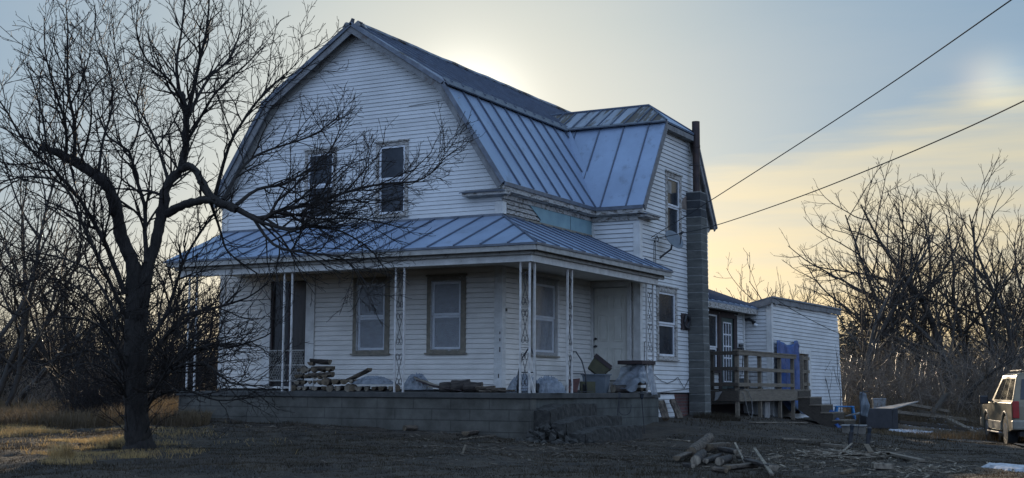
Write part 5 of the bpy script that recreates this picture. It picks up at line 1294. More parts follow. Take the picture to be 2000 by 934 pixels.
def bare_tree(name, label, base, h, seed, lean_=(0, 0), spread=.55, stems=1, dens=1.0, r0=None, group=None, twig=.006, m1='barkfar', lv=4, tall=.12):
    t = Tree(seed); r = t.r; r0 = r0 or h*.017
    T_ = twig
    P = [None,
         dict(seg=9, w=.085, t=.055, n=2.0*dens, lo=.22, a=spread, lf=.56, tip=T_*1.6, max=h*.45, min=.3),
         dict(seg=6, w=.10, t=.07, n=3.2*dens, lo=.15, a=spread*1.05, lf=.5, tip=T_*1.3, max=h*.25, min=.25),
         dict(seg=4, w=.10, t=.07, n=4.4*dens, lo=.12, a=.65, lf=.55, tip=T_, max=1.6, min=.2),
         dict(seg=3, w=.10, t=.07, n=3.6*dens, lo=.15, a=.65, lf=.5, tip=T_*.9, max=.9, min=.15),
         dict(seg=2, w=.18, t=.05, n=0, lo=.2, a=.6, lf=.5, tip=T_*.8, min=.1)]
    for s_ in range(stems):
        az = r.uniform(0, 6.28); sp = 0 if stems == 1 else r.uniform(.15, .35)
        d = Vector((lean_[0]+cos(az)*sp, lean_[1]+sin(az)*sp, 1)).normalized()
        b = (base[0]+cos(az)*.2*(stems > 1), base[1]+sin(az)*.2*(stems > 1), base[2]-.3)
        hh = h*r.uniform(.85, 1.02) if stems > 1 else h
        pts, rad = t.branch(b, tuple(d), hh*.80, r0*(.60 if stems > 1 else .82), r0*.1, 14, .085, .012, 0)
        t.kids(pts, rad, int(hh*.95*dens)+4, .16, spread*1.35, .58, 1, h*.5, P, bias=(0, 0, .2))
    o = empty(name, label, 'tree', (0, 0, 0), 0, group)
    t.mesh('trunk', m1, o, (0,), 8); t.mesh('branch_limbs', m1, o, (1, 2), 4); t.mesh('crown_twigs', 'twig', o, (3, 4, 5), 3)
    return len(t.b)
def floor(u, t): 
    p = at(u, 765, t); return (p.x, p.y, H(p.x, p.y))
nb = 0
g_ = 'bare trees behind the outbuilding on the right'
RTREES = [
 ('tall leafless tree leaning right just beyond the outbuilding', 1652, 47, 8.6, 31, (.42, .1), .6, 1, 1.0, .20),
 ('second leafless tree leaning right, close behind the first beyond the outbuilding', 1668, 50, 10.2, 32, (.45, .0), .55, 1, 1.0, .19),
 ('wide leafless tree with forked trunk, middle of the right clump', 1788, 56, 11.0, 33, (.10, .05), .70, 2, .9, .26),
 ('tallest leafless tree of the right clump', 1862, 52, 11.4, 34, (.05, .0), .68, 1, 1.0, .24),
 ('leafless tree with many upright stems near the right edge', 1925, 54, 10.6, 35, (.04, .0), .6, 2, .85, .22),
 ('leafless tree at the far right edge above the car', 1985, 50, 10.2, 36, (.0, .1), .65, 2, .9, .22),
 ('thin leafless tree leaning left over the outbuilding roof', 1625, 58, 8.6, 37, (-.40, .0), .7, 2, 1.0, .14),
 ('slender leafless tree rising between the right clump trees', 1735, 60, 10.0, 38, (.0, .0), .65, 1, .95, .17),
 ('leafless tree with a wide low crown just right of the outbuilding', 1710, 54, 8.6, 131, (.15, .0), .8, 1, 1.1, .17),
 ('leafless tree leaning left among the right clump', 1900, 49, 9.4, 132, (-.22, .0), .75, 1, 1.1, .17),
 ('leafless tree leaning right before the right edge', 1820, 60, 11.0, 133, (.22, .0), .75, 1, 1.1, .18),
 ('leafless tree beyond the right frame edge', 2050, 56, 11.4, 39, (-.05, .0), .6, 2, 1.1, .24),
 ('crooked low leafless tree leaning over the brush behind the driveway', 1842, 46, 5.5, 40, (.55, .0), .6, 1, 1.1, .18),
]
for lb, u, t_, h, sd_, ln_, sp, st, dn, r0 in RTREES:
    le = RT0*ln_[0]; nb += bare_tree('bare_tree', lb, floor(u, t_), h, sd_, (le.x, le.y+ln_[1]), sp, st, dn, r0, g_, twig=.0062)
g_ = 'bare trees in the thicket on the left'
LTREES = [
 ('leafless tree with a slanting trunk at the left edge', -20, 34, 9.4, 51, (.35, 0), .6, 2, 1.0, .15),
 ('slim leafless tree slanting right behind the large tree', 10, 38, 8.0, 52, (.50, 0), .6, 1, 1.1, .13),
 ('many stemmed leafless tree behind the large tree trunk', 165, 36, 6.6, 53, (.08, 0), .6, 3, 1.1, .13),
 ('leafless tree between the large trunk and the porch', 330, 62, 8.0, 54, (.0, 0), .6, 3, 1.2, .12),
 ('low leafless tree behind the left end of the porch', 405, 68, 7.4, 55, (-.05, 0), .65, 3, 1.3, .11),
 ('leafless tree standing far back at the left', 95, 50, 6.6, 56, (.05, 0), .6, 3, 1.1, .12),
 ('leafless tree far back beside the large trunk', 235, 52, 6.6, 57, (-.1, 0), .6, 3, 1.1, .12),
 ('leafless tree beyond the left frame edge', -110, 30, 7.6, 58, (.22, 0), .6, 2, 1.0, .15),
]
for lb, u, t_, h, sd_, ln_, sp, st, dn, r0 in LTREES:
    le = RT0*ln_[0]; nb += bare_tree('bare_tree', lb, floor(u, t_), h, sd_, (le.x, le.y+ln_[1]), sp, st, dn, r0, g_, twig=.006)
g_ = 'small bare trees behind the outbuilding roof'
for i, (u, t_, h, lb) in enumerate(((1405, 70, 7.3, 'small leafless tree above the addition roof, left of the outbuilding'), (1440, 74, 7.6, 'small leafless tree rising where the two back roofs meet'), (1475, 72, 7.4, 'small leafless tree rising just left above the outbuilding'), (1545, 78, 8.2, 'small leafless tree rising behind the middle of the outbuilding roof'))):
    nb += bare_tree('bare_tree', lb, floor(u, t_), h, 70+i, (0, 0), .6, 3, .75, .09, g_, twig=.009)
# saplings by the outbuilding wall
for i, (u, t_, h, lb) in enumerate(((1622, 41.5, 2.3, 'thin bare sapling against the outbuilding wall, left of two'), (1640, 41.8, 1.9, 'thin bare sapling against the outbuilding wall, right of two'))):
    t = Tree(90+i); p = floor(u, t_); PP = [None, dict(seg=5, w=.1, t=.08, n=1.6, lo=.3, a=.5, lf=.5, tip=.004, max=1, min=.1), dict(seg=3, w=.1, t=.08, n=0, lo=.3, a=.5, lf=.5, tip=.003, min=.1)]
    pts, rad = t.branch((p[0], p[1], p[2]-.05), (.02, -.05, 1), h, .012, .004, 8, .07, .02, 0); t.kids(pts, rad, 8, .25, .5, .5, 1, 1, PP)
    o = empty('sapling', lb, 'sapling'); t.mesh('trunk', 'twig', o, (0,), 5); t.mesh('branch_limbs', 'twig', o, (1, 2), 3)
print('bg branches', nb)

# thicket: arching stems nobody could count
def thicket(name, label, n, upos, tpos, hh, seed, m_='brush', rad=.006, lean_=.6, curve=.16, cat='brush'):
    t = Tree(seed); r = t.r
    for i in range(n):
        u, tt = upos(r), tpos(r); p = at(u, 765, tt); z = H(p.x, p.y)
        h = hh(u, r); a = r.uniform(0, 6.28); l_ = lean_*r.random()
        t.branch((p.x, p.y, z-.05), (cos(a)*l_, sin(a)*l_, 1), h, rad*r.uniform(.7, 1.4), rad*.4, 5, curve, -.06, 0)
        if r.random() < .7:
            pts, rd = t.b[-1][0], t.b[-1][1]
            for k in (2, 3, 4):
                a = r.uniform(0, 6.28); t.branch(pts[k], (cos(a), sin(a), r.uniform(-.1, .9)), h*.4, rad*.6, rad*.35, 3, .2, .0, 1)
    o = t.mesh(name, m_, None, (0, 1), 3); return tag(o, label, cat, None, 'stuff')
thicket('brush', 'tangled leafless brush filling the ground behind the driveway', 4200, lambda r: r.uniform(1640, 2250) if r.random() < .85 else r.uniform(2250, 3200), lambda r: 44+22*r.random()**1.2,
        lambda u, r: r.uniform(.8, 3.4)*(1.0 if u > 1700 else .9), 101, rad=.011, curve=.24)
thicket('brush', 'tangled leafless brush on the far left of the field', 3600, lambda r: r.uniform(-400, 300), lambda r: 36+26*r.random(),
        lambda u, r: r.uniform(.4, 1.7), 102, rad=.008, curve=.22)
thicket('brush', 'tall dense leafless thicket closing off the left field', 3400, lambda r: r.uniform(-350, 425), lambda r: 42+16*r.random(),
        lambda u, r: r.uniform(1.6, 5.2)*r.uniform(.6, 1), 105, rad=.011, curve=.13, m_='twig', lean_=.35)
thicket('brush', 'tall dark tangle of saplings under the right tree crowns', 1500, lambda r: r.uniform(1645, 2300), lambda r: 56+16*r.random(),
        lambda u, r: r.uniform(2.0, 5.6)*r.uniform(.6, 1), 106, rad=.013, curve=.15, m_='twig', lean_=.5)
thicket('weeds', 'dense dark scrub under the trees behind the large trunk', 1100, lambda r: r.gauss(200, 32), lambda r: 26+5*r.random(),
        lambda u, r: r.uniform(.3, 1.25), 103, rad=.006, m_='twig')
thicket('weeds', 'low dry scrub at the foot of the right thicket', 2600, lambda r: r.uniform(1655, 2200), lambda r: 40+9*r.random(),
        lambda u, r: r.uniform(.2, .9), 104, rad=.007, m_='fieldgrass', cat='scrub')

# conifers far behind, one dark mass each
def conifer(rng, P, h, VV, FF):
    n = int(h*62); base = len(VV)
    for i in range(n):
        f = rng.random()**.8; z = h*(.08+.92*f); rr_ = (1-f)*h*.22*rng.uniform(.35, 1.1)+.05; a = rng.uniform(0, 6.28)
        c = Vector((P[0]+cos(a)*rr_, P[1]+sin(a)*rr_, P[2]+z)); s_ = rng.uniform(.16, .42)*(1.2-f*.7)
        u = Vector((cos(a), sin(a), -.35)).normalized()*s_; w2 = Vector((-sin(a), cos(a), rng.uniform(-.3, .3)))*s_*.45
        b = len(VV); VV += [tuple(c-u*.3-w2), tuple(c+u), tuple(c-u*.3+w2), tuple(c+Vector((0, 0, .25*s_)))]; FF += [(b, b+1, b+3, b+3), (b+1, b+2, b+3, b+3)]
def conifers(label, n, uf, tf_, hf, seed):
    rng = random.Random(seed); VV, FF = [], []
    for i in range(n):
        u, tt = uf(rng), tf_(rng); p = at(u, 765, tt); conifer(rng, (p.x, p.y, H(p.x, p.y)-.3), hf(u, rng), VV, FF)
    mb = MB(); mb.v = VV; mb.f = [f[:3] for f in FF]; o = mb.build('distant_wood', 'conifer'); return tag(o, label, 'wood', None, 'stuff')
conifers('dark evergreen wood far behind the right thicket', 190, lambda r: r.uniform(1640, 3500), lambda r: r.uniform(84, 112), lambda u, r: r.uniform(4.0, 6.0)+1.6*(u > 1900)+4*(u > 2300), 7)
conifers('low dark wood along the far left horizon', 110, lambda r: r.uniform(-500, 440), lambda r: r.uniform(95, 140), lambda u, r: r.uniform(2.2, 4.2), 8)
# pale strips added as sunlit glints beyond the left field; snow beside the driveway
for (a, b, t0, t1) in ((20, 100, 72, 80), (120, 205, 66, 73), (262, 300, 70, 76), (320, 372, 75, 80)):
    p = [at(u, 765, t_) for u, t_ in ((a, t0), (b, t0+1), (b-5, t1), (a-8, t1-1))]
    drape('snow', [(q.x, q.y) for q in p], 'snow', .02, step=1.2, thick=.15, jag=.5)  # stands for a bright sunlit line, drawn in the snow material
for poly in (((1690, 833), (1800, 838), (1900, 846), (1925, 838), (1830, 829), (1740, 826)), ((1800, 822), (1880, 830), (1925, 826), (1850, 815)), ((1915, 913), (1960, 919), (2030, 928), (2040, 921), (1985, 914), (1935, 910)), ((1730, 842), (1800, 850), (1830, 846), (1770, 840))):
    P_ = [ground(u, v) for u, v in poly]; drape('snow', [(q.x, q.y) for q in P_], 'snow', .015, step=.12, thick=.05, jag=.05)

# ------------------------------------------------------------------ grass, litter
def blades(name, label, n, posf, hf, wf, m_, seed, bend=.5, kind='stuff', cat='grass'):
    rs = np.random.RandomState(seed); X, Y = posf(rs, n); n = len(X); Z = Hn(X, Y)-.005
    h = hf(rs, X, Y); wd = wf(rs, n); a = rs.uniform(0, 2*np.pi, n); b = rs.uniform(0, 2*np.pi, n); bl = bend*h*rs.uniform(.3, 1.3, n)
    ax_, ay = np.cos(a)*wd, np.sin(a)*wd; bx, by = np.cos(b)*bl, np.sin(b)*bl
    V = np.empty((n, 5, 3))
    V[:, 0] = np.stack([X-ax_, Y-ay, Z], 1); V[:, 1] = np.stack([X+ax_, Y+ay, Z], 1)
    V[:, 2] = np.stack([X+ax_*.7+bx*.35, Y+ay*.7+by*.35, Z+h*.6], 1); V[:, 3] = np.stack([X-ax_*.7+bx*.35, Y-ay*.7+by*.35, Z+h*.6], 1)
    V[:, 4] = np.stack([X+bx, Y+by, Z+h*rs.uniform(.6, 1, n)], 1)
    I = np.arange(n)[:, None]*5
    me = bpy.data.meshes.new(name); me.vertices.add(n*5); me.vertices.foreach_set('co', V.astype(np.float32).ravel())
    lp = np.concatenate([I+np.array([[0, 1, 2, 3]]), I+np.array([[3, 2, 4]])], 1).astype(np.int32)
    me.loops.add(n*7); me.loops.foreach_set('vertex_index', lp.ravel())
    me.polygons.add(n*2); st = np.stack([np.arange(n)*7, np.arange(n)*7+4], 1).ravel().astype(np.int32); me.polygons.foreach_set('loop_start', st)
    me.polygons.foreach_set('loop_total', np.tile([4, 3], n).astype(np.int32)); me.update(calc_edges=True); me.materials.append(Mt[m_])
    o = bpy.data.objects.new(name, me); COL.objects.link(o); return tag(o, label, cat, None, kind)
def camxy(u, t):
    d = FW+RT*((u-1000)/CF)[:, None] if False else None
CX_, CY_ = CC.x, CC.y
def scatter(u0, u1, t0, t1, pw=1.0, thr=None):
    def f(rs, n):
        u = rs.uniform(u0, u1, n) if thr is None else rs.normal((u0+u1)/2, (u1-u0)/3.2, n); t = t0+(t1-t0)*rs.uniform(0, 1, n)**pw
        X = CX_+t*(FW.x+RT.x*(u-1000)/CF); Y = CY_+t*(FW.y+RT.y*(u-1000)/CF)
        k = ~((X > -6.6) & (X < PX+1.1) & (Y > -PD-.05) & (Y < 4.3)) & ~((X > -7.1) & (X < 1.6) & (Y > 0) & (Y < 20.5)) & ~((X > DX0) & (X < 3.5) & (Y > 13.1) & (Y < 14.4))
        if thr is not None:
            q = np.sin(X*1.9+1.3*np.sin(Y*1.1+.5))*np.sin(Y*2.3-X*.6)+.55*np.sin(X*4.3+Y*2.7)*np.sin(Y*4.9-X*1.7)+rs.normal(0, .25, len(X)); k &= q > thr
        return X[k], Y[k]
    return f
def patchy(lo, hi, s_=1.0, sd=0):
    def f(rs, X, Y):
        q = .5+.25*np.sin(X*1.3*s_+1.1*np.sin(Y*.9*s_+sd))+.25*np.sin(Y*1.7*s_-X*.8*s_+2+sd)
        return lo+(hi-lo)*q*rs.uniform(.4, 1.2, len(X))
    return f
blades('lawn_grass', 'short dead winter grass over the shaded front yard', 150000, scatter(-60, 2060, 12.0, 27, .8), patchy(.015, .06), lambda rs, n: rs.uniform(.002, .0045, n), 'lawn', 1, .9)
blades('lawn_grass', 'short dead grass further back around the house', 60000, scatter(-200, 2100, 26, 46), patchy(.02, .09), lambda rs, n: rs.uniform(.004, .009, n), 'lawn', 2, .8)
Mt['straw'] = mat('pale_straw', (.17, .145, .095), (.09, .075, .05), 3, 4, .8); translucent('straw', .3)
blades('straw', 'pale flattened straw lying in patches over the front yard', 26000, scatter(-500, 2500, 12.5, 27, .8, .35), patchy(.012, .05), lambda rs, n: rs.uniform(.0015, .0035, n), 'straw', 31, 2.2, cat='straw')
blades('dry_grass', 'dry tufts coloured sunlit gold in the left yard', 52000, scatter(-160, 340, 17.5, 27, 1., .42), patchy(.03, .16, 1.3, 1), lambda rs, n: rs.uniform(.002, .004, n), 'drygrass', 3, 1.0)
blades('dry_grass', 'tall dry grass across the left field', 60000, scatter(-300, 420, 25, 60, 1.3), patchy(.10, .50, .6, 2), lambda rs, n: rs.uniform(.004, .009, n), 'fieldgrass', 4, .6)
blades('dry_grass', 'dry grass between the driveway and the thicket', 26000, scatter(1640, 2200, 36, 60, 1.2), patchy(.08, .35, .8, 3), lambda rs, n: rs.uniform(.005, .009, n), 'fieldgrass', 5, .7)
def tuft(u, v, n, r_, h, m_, sd, label):
    p = ground(u, v)
    def f(rs, k): a = rs.uniform(0, 6.28, k); q = r_*np.sqrt(rs.uniform(0, 1, k)); return p.x+q*np.cos(a), p.y+q*np.sin(a)
    o = blades('grass_tuft', label, n, f, lambda rs, X, Y: h*rs.uniform(.3, 1.1, len(X)), lambda rs, k: rs.uniform(.002, .004, k), m_, sd, .55, 'thing', 'grass tuft'); return o
tuft(120, 896, 300, .16, .30, 'drygrass', 21, 'tall dry tuft of grass standing in front of the large tree')
tuft(130, 905, 500, .35, .10, 'drygrass', 22, 'low spreading dry tuft at the foot of the tall one')
tuft(20, 850, 600, .5, .16, 'drygrass', 23, 'broad dry hummock at the left edge of the yard')
tuft(215, 862, 700, .5, .12, 'drygrass', 24, 'sunlit dry tuft just left of the large trunk')
tuft(1400, 818, 1200, .55, .20, 'lawn', 25, 'grey grass clump at the foot of the chimney')
tuft(1075, 850, 1300, .5, .16, 'lawn', 26, 'matted dead grass heaped at the porch corner')
tuft(1110, 815, 500, .25, .10, 'lawn', 27, 'dead grass growing over the crumbling steps')
tuft(255, 878, 500, .35, .14, 'lawn', 28, 'grass around the foot of the large trunk')
def litter(name, label, n, pos, ln, m_, seed, wf=.25, tilt=.35, cat='litter'):
    rs = random.Random(seed); mb = MB()
    for i in range(n):
        u, v = pos(rs); p = ground(u, v) if False else None
        x, y = u, v; z = H(x, y)
    return mb
def litter_xy(name, label, P, lr, m_, seed, cat='litter'):
    """many small splinters lying on the ground"""
    rs = random.Random(seed); mb = MB(); Z = Hn(P[:, 0], P[:, 1])
    for (x, y), z in zip(P, Z):
        l_ = rs.uniform(*lr); a = rs.uniform(0, 6.28); t_ = rs.uniform(-.15, .25)
        d = Vector((cos(a), sin(a), t_))*l_; c = Vector((x, y, z+.012+abs(t_)*l_*.4))
        mb.beam(c-d*.5, c+d*.5, l_*rs.uniform(.08, .28)+.004, .004+.02*l_)
    return tag(mb.build(name, m_), label, cat, None, 'stuff')
def gcloud(u, v, su, sv, n, seed):
    rs = random.Random(seed); c = ground(u, v); P = []
    e1 = ground(u+su, v)-c; e2 = ground(u, v+sv)-c
    for i in range(n): a, b = rs.gauss(0, 1), rs.gauss(0, 1); P.append((c.x+e1.x*a+e2.x*b, c.y+e1.y*a+e2.y*b))
    return np.array(P)
litter_xy('wood_chips', 'wood chips and splinters scattered before the porch', np.concatenate([gcloud(900, 868, 110, 14, 420, 1), gcloud(1150, 875, 90, 14, 420, 2), gcloud(600, 836, 100, 6, 160, 3)]), (.03, .16), 'litter', 1)
litter_xy('wood_chips', 'pale splinters and bark scattered right of the log heap', np.concatenate([gcloud(1630, 885, 60, 9, 420, 4), gcloud(1790, 915, 70, 10, 420, 5), gcloud(1500, 905, 60, 10, 160, 6)]), (.03, .15), 'scrap', 2)
litter_xy('splintered_sticks', 'long thin splinters strewn round the path lights', gcloud(1650, 888, 55, 7, 90, 14), (.15, .42), 'scrap', 9)
litter_xy('leaf_litter', 'dead leaves and bits thinly scattered over the yard', np.concatenate([gcloud(1000, 900, 500, 22, 1500, 7), gcloud(200, 880, 200, 22, 300, 8)]), (.015, .05), 'litter', 3)

# clods and broken concrete heaped at the porch corner
rs_ = random.Random(77); mb = MB()
for i in range(190):
    x = PX+.1+abs(rs_.gauss(0, .45)); y = -1.75+rs_.gauss(0, .45)
    if x < PX+.05 or (x < 2.6 and y > -1.2): continue
    sz = rs_.uniform(.03, .11); c = Vector((x, y, H(x, y)+sz*.3+max(0, .30-.45*math.hypot(x-PX-.2, y+1.85))*rs_.random())); b = len(mb.v)
    q = Matrix.Rotation(rs_.uniform(0, 6.28), 3, Vector((rs_.gauss(0, 1), rs_.gauss(0, 1), rs_.gauss(0, 1))).normalized())
    for vx in ((1, 0, 0), (-1, 0, 0), (0, 1, 0), (0, -1, 0), (0, 0, 1), (0, 0, -1)): mb.v.append(tuple(c+q @ (Vector(vx)*sz*rs_.uniform(.6, 1.2))))
    for f_ in ((0, 2, 4), (2, 1, 4), (1, 3, 4), (3, 0, 4), (2, 0, 5), (1, 2, 5), (3, 1, 5), (0, 3, 5)): mb.f.append([b+k for k in f_])
tag(mb.build('rubble', 'rubble'), 'broken concrete and clods heaped at the porch corner', 'rubble', None, 'stuff')
# named bigger pieces on the ground
def glog(u, v, u2, v2, r_, lift, label, sd_, m_='logbark', split=None, lift2=None, group=None):
    a = ground(u, v); b = ground(u2, v2); a.z += lift; b.z += lift if lift2 is None else lift2
    return log((a+b)/2, b-a, (b-a).length, r_, label, group, m_, sd_, split)
glog(790, 842, 833, 840, .055, .05, 'short pale round log lying before the porch wall', 401, split=0)
glog(908, 852, 952, 846, .07, .05, 'split pale block lying before the porch wall near the corner', 402, split=1)
# log heap in the right foreground
glog(1350, 898, 1386, 878, .085, .10, 'thick bark covered log slanting up on top of the heap', 411, 'logbark', 0, .20)
glog(1384, 887, 1420, 884, .095, .12, 'thick split log at the crest of the heap', 412, 'logbark', 1, .12)
glog(1322, 906, 1350, 895, .055, .08, 'log with a pale cut end at the left foot of the heap', 413, 'logbark', 1)
glog(1358, 911, 1372, 897, .07, .07, 'dark log end under the left part of the heap', 414, 'logdark', 0)
glog(1380, 911, 1412, 897, .058, .07, 'dark split log in the middle of the heap', 415, 'logdark', 2)
glog(1410, 898, 1440, 905, .07, .16, 'log lying across the right part of the heap', 416, 'logdark', 1)
glog(1420, 921, 1478, 915, .062, .05, 'long split log in front of the heap', 417, 'logbark', 1)
glog(1440, 906, 1470, 912, .045, .10, 'thin split log leaning among the right logs of the heap', 420, 'logbark', 2)
glog(1395, 922, 1418, 926, .05, .04, 'short split chunk in front of the heap', 421, 'logbark', 1)
glog(1335, 914, 1352, 918, .045, .04, 'small chunk at the left front of the heap', 422, 'logdark', 2)
glog(1405, 912, 1425, 905, .06, .06, 'short dark log between the front ones of the heap', 418, 'logdark', 0)
glog(1460, 914, 1512, 930, .06, .10, 'dark log at the right foot of the heap', 419, 'logdark', 1)
def board(u, v, u2, v2, w_, t_, l1, l2, label, m_='scrap', name='board', cat='board'):
    a = ground(u, v); b = ground(u2, v2); a.z += l1; b.z += l2; mb = MB(); mb.beam(a, b, w_, t_); return tag(mb.build(name, m_, bevel=.003), label, cat)
board(1508, 934, 1474, 906, .042, .025, .03, .22, 'pale stick leaning steeply on the right of the log heap')
board(1455, 912, 1436, 895, .03, .02, .05, .22, 'thin pale sliver standing up from the log heap')
board(1304, 861, 1346, 864, .05, .02, .03, .02, 'thin bent pale board lying left behind the log heap')
board(1528, 859, 1580, 862, .10, .03, .02, .02, 'long flat pale board lying on the lawn before the deck')
board(1505, 896, 1526, 895, .06, .03, .02, .03, 'short pale stick lying right of the log heap')
board(1608, 874, 1652, 878, .14, .05, .05, .05, 'grey split plank lying left of the path lights', 'deckwood')
board(1612, 884, 1642, 888, .10, .04, .03, .04, 'grey plank lying under the left path light', 'deckwood')
board(1640, 892, 1664, 880, .035, .02, .03, .12, 'pale splinter leaning by the left path light')
board(1692, 886, 1702, 891, .09, .02, .16, .05, 'pale torn sheet of bark leaning by the right path light', 'logend')
board(1704, 918, 1744, 920, .14, .07, .05, .05, 'thick pale split plank lying alone at the lower right', 'scrap')
board(1642, 928, 1668, 924, .08, .03, .02, .04, 'pale curved scrap at the bottom below the path lights', 'logend')
board(1730, 888, 1800, 905, .12, .04, .03, .03, 'long plank lying towards the driveway, right of the path lights', 'deckwood')
board(900, 862, 985, 852, .05, .02, .02, .03, 'thin pale lath lying before the porch corner')
board(903, 888, 909, 882, .03, .015, .0, .09, 'small pale wedge standing in the front lawn', 'logend')
board(1470, 828, 1572, 828, .16, .03, .03, .03, 'long board lying under the front of the deck', 'deckwood')
# timber heap behind the cabinet
def fl(u, t_, h): p = at(u, 765, t_); return Vector((p.x, p.y, H(p.x, p.y)+h))
for i, (u, t_, h, u2, t2, h2, w_) in enumerate(((1745, 41, .42, 1880, 43, .30, .25), (1750, 40, .22, 1900, 41, .10, .25), (1765, 43, .62, 1850, 44, .40, .2), (1790, 42, .52, 1925, 44, .06, .22), (1740, 39.5, .08, 1850, 40, .06, .2), (1815, 43, .3, 1848, 44, .95, .14), (1850, 42, .35, 1905, 40.5, .05, .2), (1800, 44, .25, 1940, 45, .12, .3))):
    lbs = ['longest grey timber on top of the heap beyond the cabinet', 'grey timber lying along the front of the heap beyond the cabinet', 'short timber high on the heap beyond the cabinet', 'timber slanting down to the right of the heap', 'lowest timber of the heap beside the cabinet', 'timber sticking up out of the heap', 'short timber at the right end of the heap', 'dark timber reaching from the heap towards the car']
    mb = MB(); mb.beam(fl(u, t_, h), fl(u2, t2, h2), w_, .09); tag(mb.build('timber', 'deckdark' if i % 2 else 'deckwood', bevel=.004), lbs[i], 'timber')

# ------------------------------------------------------------------ the parked SUV
wr = Vector((7.50, 12.98, 0)); hd = Vector((-.296, .955, 0)).normalized(); zc = H(7.9, 14.5)
SV = empty('parked_suv', 'tan sport utility vehicle parked facing away at the right edge', 'car')
rt_ = Vector((hd.y, -hd.x, 0)); org = wr+rt_*.86
SV.location = (org.x, org.y, zc+.0); SV.rotation_euler = (0, 0, math.atan2(hd.y, hd.x)-pi/2)
WB, RRw, HWd = 2.95, .39, .96
def arc(cx, n=9, r_=.46): return [(cx+r_*cos(a), .40+r_*sin(a)*.98) for a in [pi-pi*i/n for i in range(n+1)]]
low = [(-1.05, .48), (-1.10, .62), (-1.08, 1.02), (-1.04, 1.12)]
prof = low+[(2.35, 1.12), (3.55, 1.06), (3.85, .95), (3.92, .62), (3.85, .42)]
bot = list(reversed([(-1.05, .46)]+[(-.46, .40)]+arc(0)[1:-1]+[(.46, .40), (WB-.46, .40)]+arc(WB)[1:-1]+[(WB+.46, .40)]))
poly = prof+bot
def extr(mb, poly, xs, ins):
    b = len(mb.v); k = len(poly)
    for x, s_ in zip(xs, ins):
        for (y, z) in poly: mb.v.append((x, y*(1-s_*.02)+s_*.02, z if z < 1.0 else z-.0*s_))
    for i in range(len(xs)-1):
        for j in range(k): j2 = (j+1) % k; mb.f.append([b+i*k+j, b+i*k+j2, b+(i+1)*k+j2, b+(i+1)*k+j])
    mb.f.append([b+j for j in range(k)]); mb.f.append([b+(len(xs)-1)*k+j for j in reversed(range(k))])
bm_ = MB(); extr(bm_, poly, [-HWd+.0, -HWd+.06, HWd-.06, HWd], [1, 0, 0, 1]); body = bm_.build('body', 'tan', SV, wc=False, bevel=.05)
# greenhouse with tumblehome
def gh(z, sh): return [(-1.02+sh*.32, z), (2.35-sh*1.25, z)]
mb = MB()
zb_, zt_ = 1.10, 1.80
ring0 = [(-HWd+.03, -1.03), (HWd-.03, -1.03), (HWd-.03, 2.30), (-HWd+.03, 2.30)]; ring1 = [(-HWd+.20, -.76), (HWd-.20, -.76), (HWd-.20, 1.30), (-HWd+.20, 1.30)]
mb.v = [(x, y, zb_) for x, y in ring0]+[(x, y, zt_) for x, y in ring1]; mb.v += [(x*.86, y*.9+.03, zt_+.06) for x, y in ring1]
for i in range(4): j = (i+1) % 4; mb.f += [[i, j, 4+j, 4+i], [4+i, 4+j, 8+j, 8+i]]
mb.f.append([8, 9, 10, 11]); mb.build('cabin', 'tan', SV, wc=False, bevel=.035)
def gpt(side_, y, f):   # point on the greenhouse side, f=0 belt, 1 roof
    x = (HWd-.03)+( -.17)*f; ya = -1.03+(.27)*f; yb = 2.30-1.0*f
    return Vector((side_*(x+.006), ya+(yb-ya)*y, zb_+(zt_-zb_)*f))
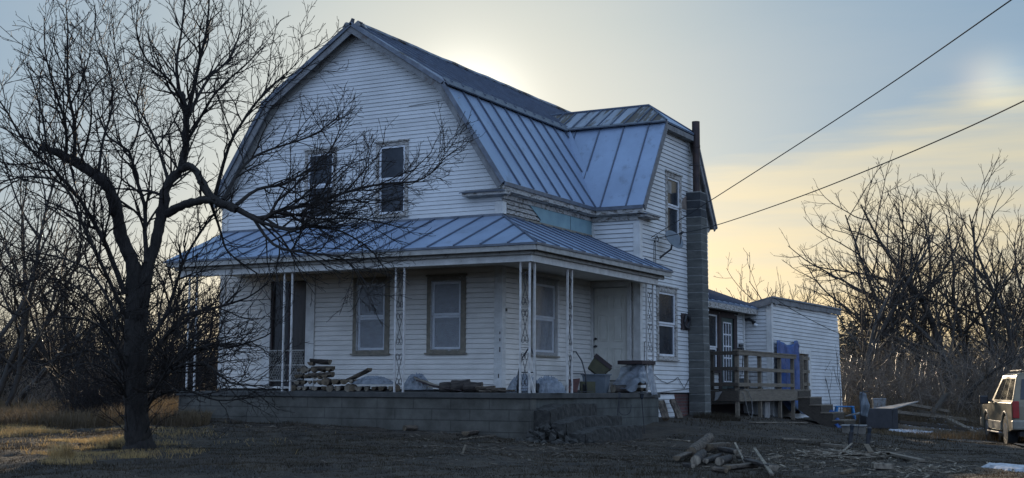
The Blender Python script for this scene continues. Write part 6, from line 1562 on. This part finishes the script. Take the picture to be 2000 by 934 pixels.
for side_, sn in ((-1, 'left'), (1, 'right')):
    for (y0, y1) in ((.04, .30), (.33, .58), (.61, .90)):
        mb = MB(); q = [gpt(side_, y0, .12), gpt(side_, y1, .12), gpt(side_, y1-.02*(y1 > .8), .88), gpt(side_, y0+.01, .88)]
        mb.slab(q if side_ > 0 else list(reversed(q)), .006, Vector((side_, 0, .2)).normalized()); mb.build('side_window', 'carglass', SV, wc=False)
    for y in (.315, .595):
        mb = MB(); mb.beam(gpt(side_, y, .02)+Vector((0, 0, -.62)), gpt(side_, y, .0), .006, .012); mb.build('door_gap', 'black', SV, wc=False)
    for y in (.42, .70):
        p_ = gpt(side_, y, 0); mb = MB(); mb.box(p_.x-.02, p_.x+.02, p_.y-.09, p_.y+.09, .98, 1.02); mb.build('door_handle', 'tanlow', SV, wc=False, bevel=.01)
    mb = MB(); mb.box(side_*HWd-.012+side_*.012, side_*HWd+.012+side_*.012, .5, WB-.5, .42, .64); mb.build('lower_cladding', 'tanlow', SV, wc=False, bevel=.01)
    mb = MB(); mb.box(side_*(HWd-.02)-.1, side_*(HWd-.02)+.1, .52, WB-.52, .33, .37); mb.build('running_board', 'chrome', SV, wc=False, bevel=.01)
    mb = MB(); mb.tube([(side_*(HWd-.06), 1.95, 1.12), (side_*(HWd+.14), 1.93, 1.16)], .03, 6); m0 = mb.build('mirror', 'black', SV, wc=False)
    mb = MB(); mb.box(side_*(HWd+.20)-.11, side_*(HWd+.20)+.11, 1.86, 1.98, 1.06, 1.28); mb.build('mirror_shell', 'black', m0, wc=False, bevel=.03)
    mb = MB(); mb.box(side_*.60-.015, side_*.60+.015, -.55, 1.1, zt_+.10, zt_+.135)
    mb.build('roof_rail', 'black', SV, wc=False, bevel=.008)
    mb = MB(); mb.box(side_*(HWd-.09)-.075, side_*(HWd-.09)+.08, -1.125, -1.03, .74, 1.16); mb.build('tail_light', 'redlens', SV, wc=False, bevel=.015)
    for y, nm in ((0, 'rear'), (WB, 'front')):
        xw = side_*(HWd-.13); mb = MB()
        mb.tube([(xw-.125, y, RRw), (xw-.11, y, RRw), (xw+.11, y, RRw), (xw+.125, y, RRw)], [RRw-.04, RRw, RRw, RRw-.04], 28); wh = mb.build('wheel', 'rubber', SV, wc=False)
        mb = MB(); mb.tube([(xw+side_*.10, y, RRw), (xw+side_*.13, y, RRw)], [.23, .21], 20); mb.build('rim', 'chrome', wh, wc=False)
        mb = MB(); aa_ = [(y+.49*cos(a), .40+.49*sin(a)) for a in [pi-pi*i/12 for i in range(13)]]; mb.tube([(side_*(HWd-.015), yy, zz) for yy, zz in aa_], .03, 6); mb.build('fender_flare', 'tanlow', SV, wc=False, smooth=True)
mb = MB(); mb.box(-.62, .62, -1.015, -.99, 0, .02); 
P0 = Vector((0, -1.045, 1.20)); mb = MB(); mb.slab([(-.74, -1.0, 1.20), (.74, -1.0, 1.20), (.66, -.83, 1.70), (-.66, -.83, 1.70)], .02, Vector((0, -.94, .33))); mb.build('rear_window', 'carglass', SV, wc=False)
mb = MB(); mb.box(-.97, .97, -1.20, -1.0, .46, .70); mb.build('rear_bumper', 'tanlow', SV, wc=False, bevel=.04)
mb = MB(); mb.box(-.16, .16, -1.215, -1.201, .52, .66); mb.build('number_plate', 'paleprop', SV, wc=False)
mb = MB(); mb.box(-.5, .5, -1.12, -1.10, .92, .98); mb.build('tailgate_handle', 'tanlow', SV, wc=False)
mb = MB(); mb.slab([(-.72, 2.33, 1.14), (.72, 2.33, 1.14), (.62, 1.38, 1.76), (-.62, 1.38, 1.76)], .01, Vector((0, .5, .85))); mb.build('windscreen', 'carglass', SV, wc=False)
mb = MB(); mb.box(-.97, .97, 3.80, 4.0, .42, .68); mb.build('front_bumper', 'tanlow', SV, wc=False, bevel=.04)
for s_ in (-1, 1):
    mb = MB(); mb.box(s_*.72-.16, s_*.72+.16, 3.86, 3.93, .76, .96); mb.build('headlight', 'lampglass', SV, wc=False, bevel=.02)
mb = MB(); mb.box(-HWd+.2, HWd-.2, -.9, 3.7, .30, .42); mb.build('chassis', 'black', SV, wc=False)
mb = MB(); mb.tube([(-.60, -.9, .36), (-.35, -1.12, .30)], .03, 7); mb.build('exhaust_pipe', 'chrome', SV, wc=False)
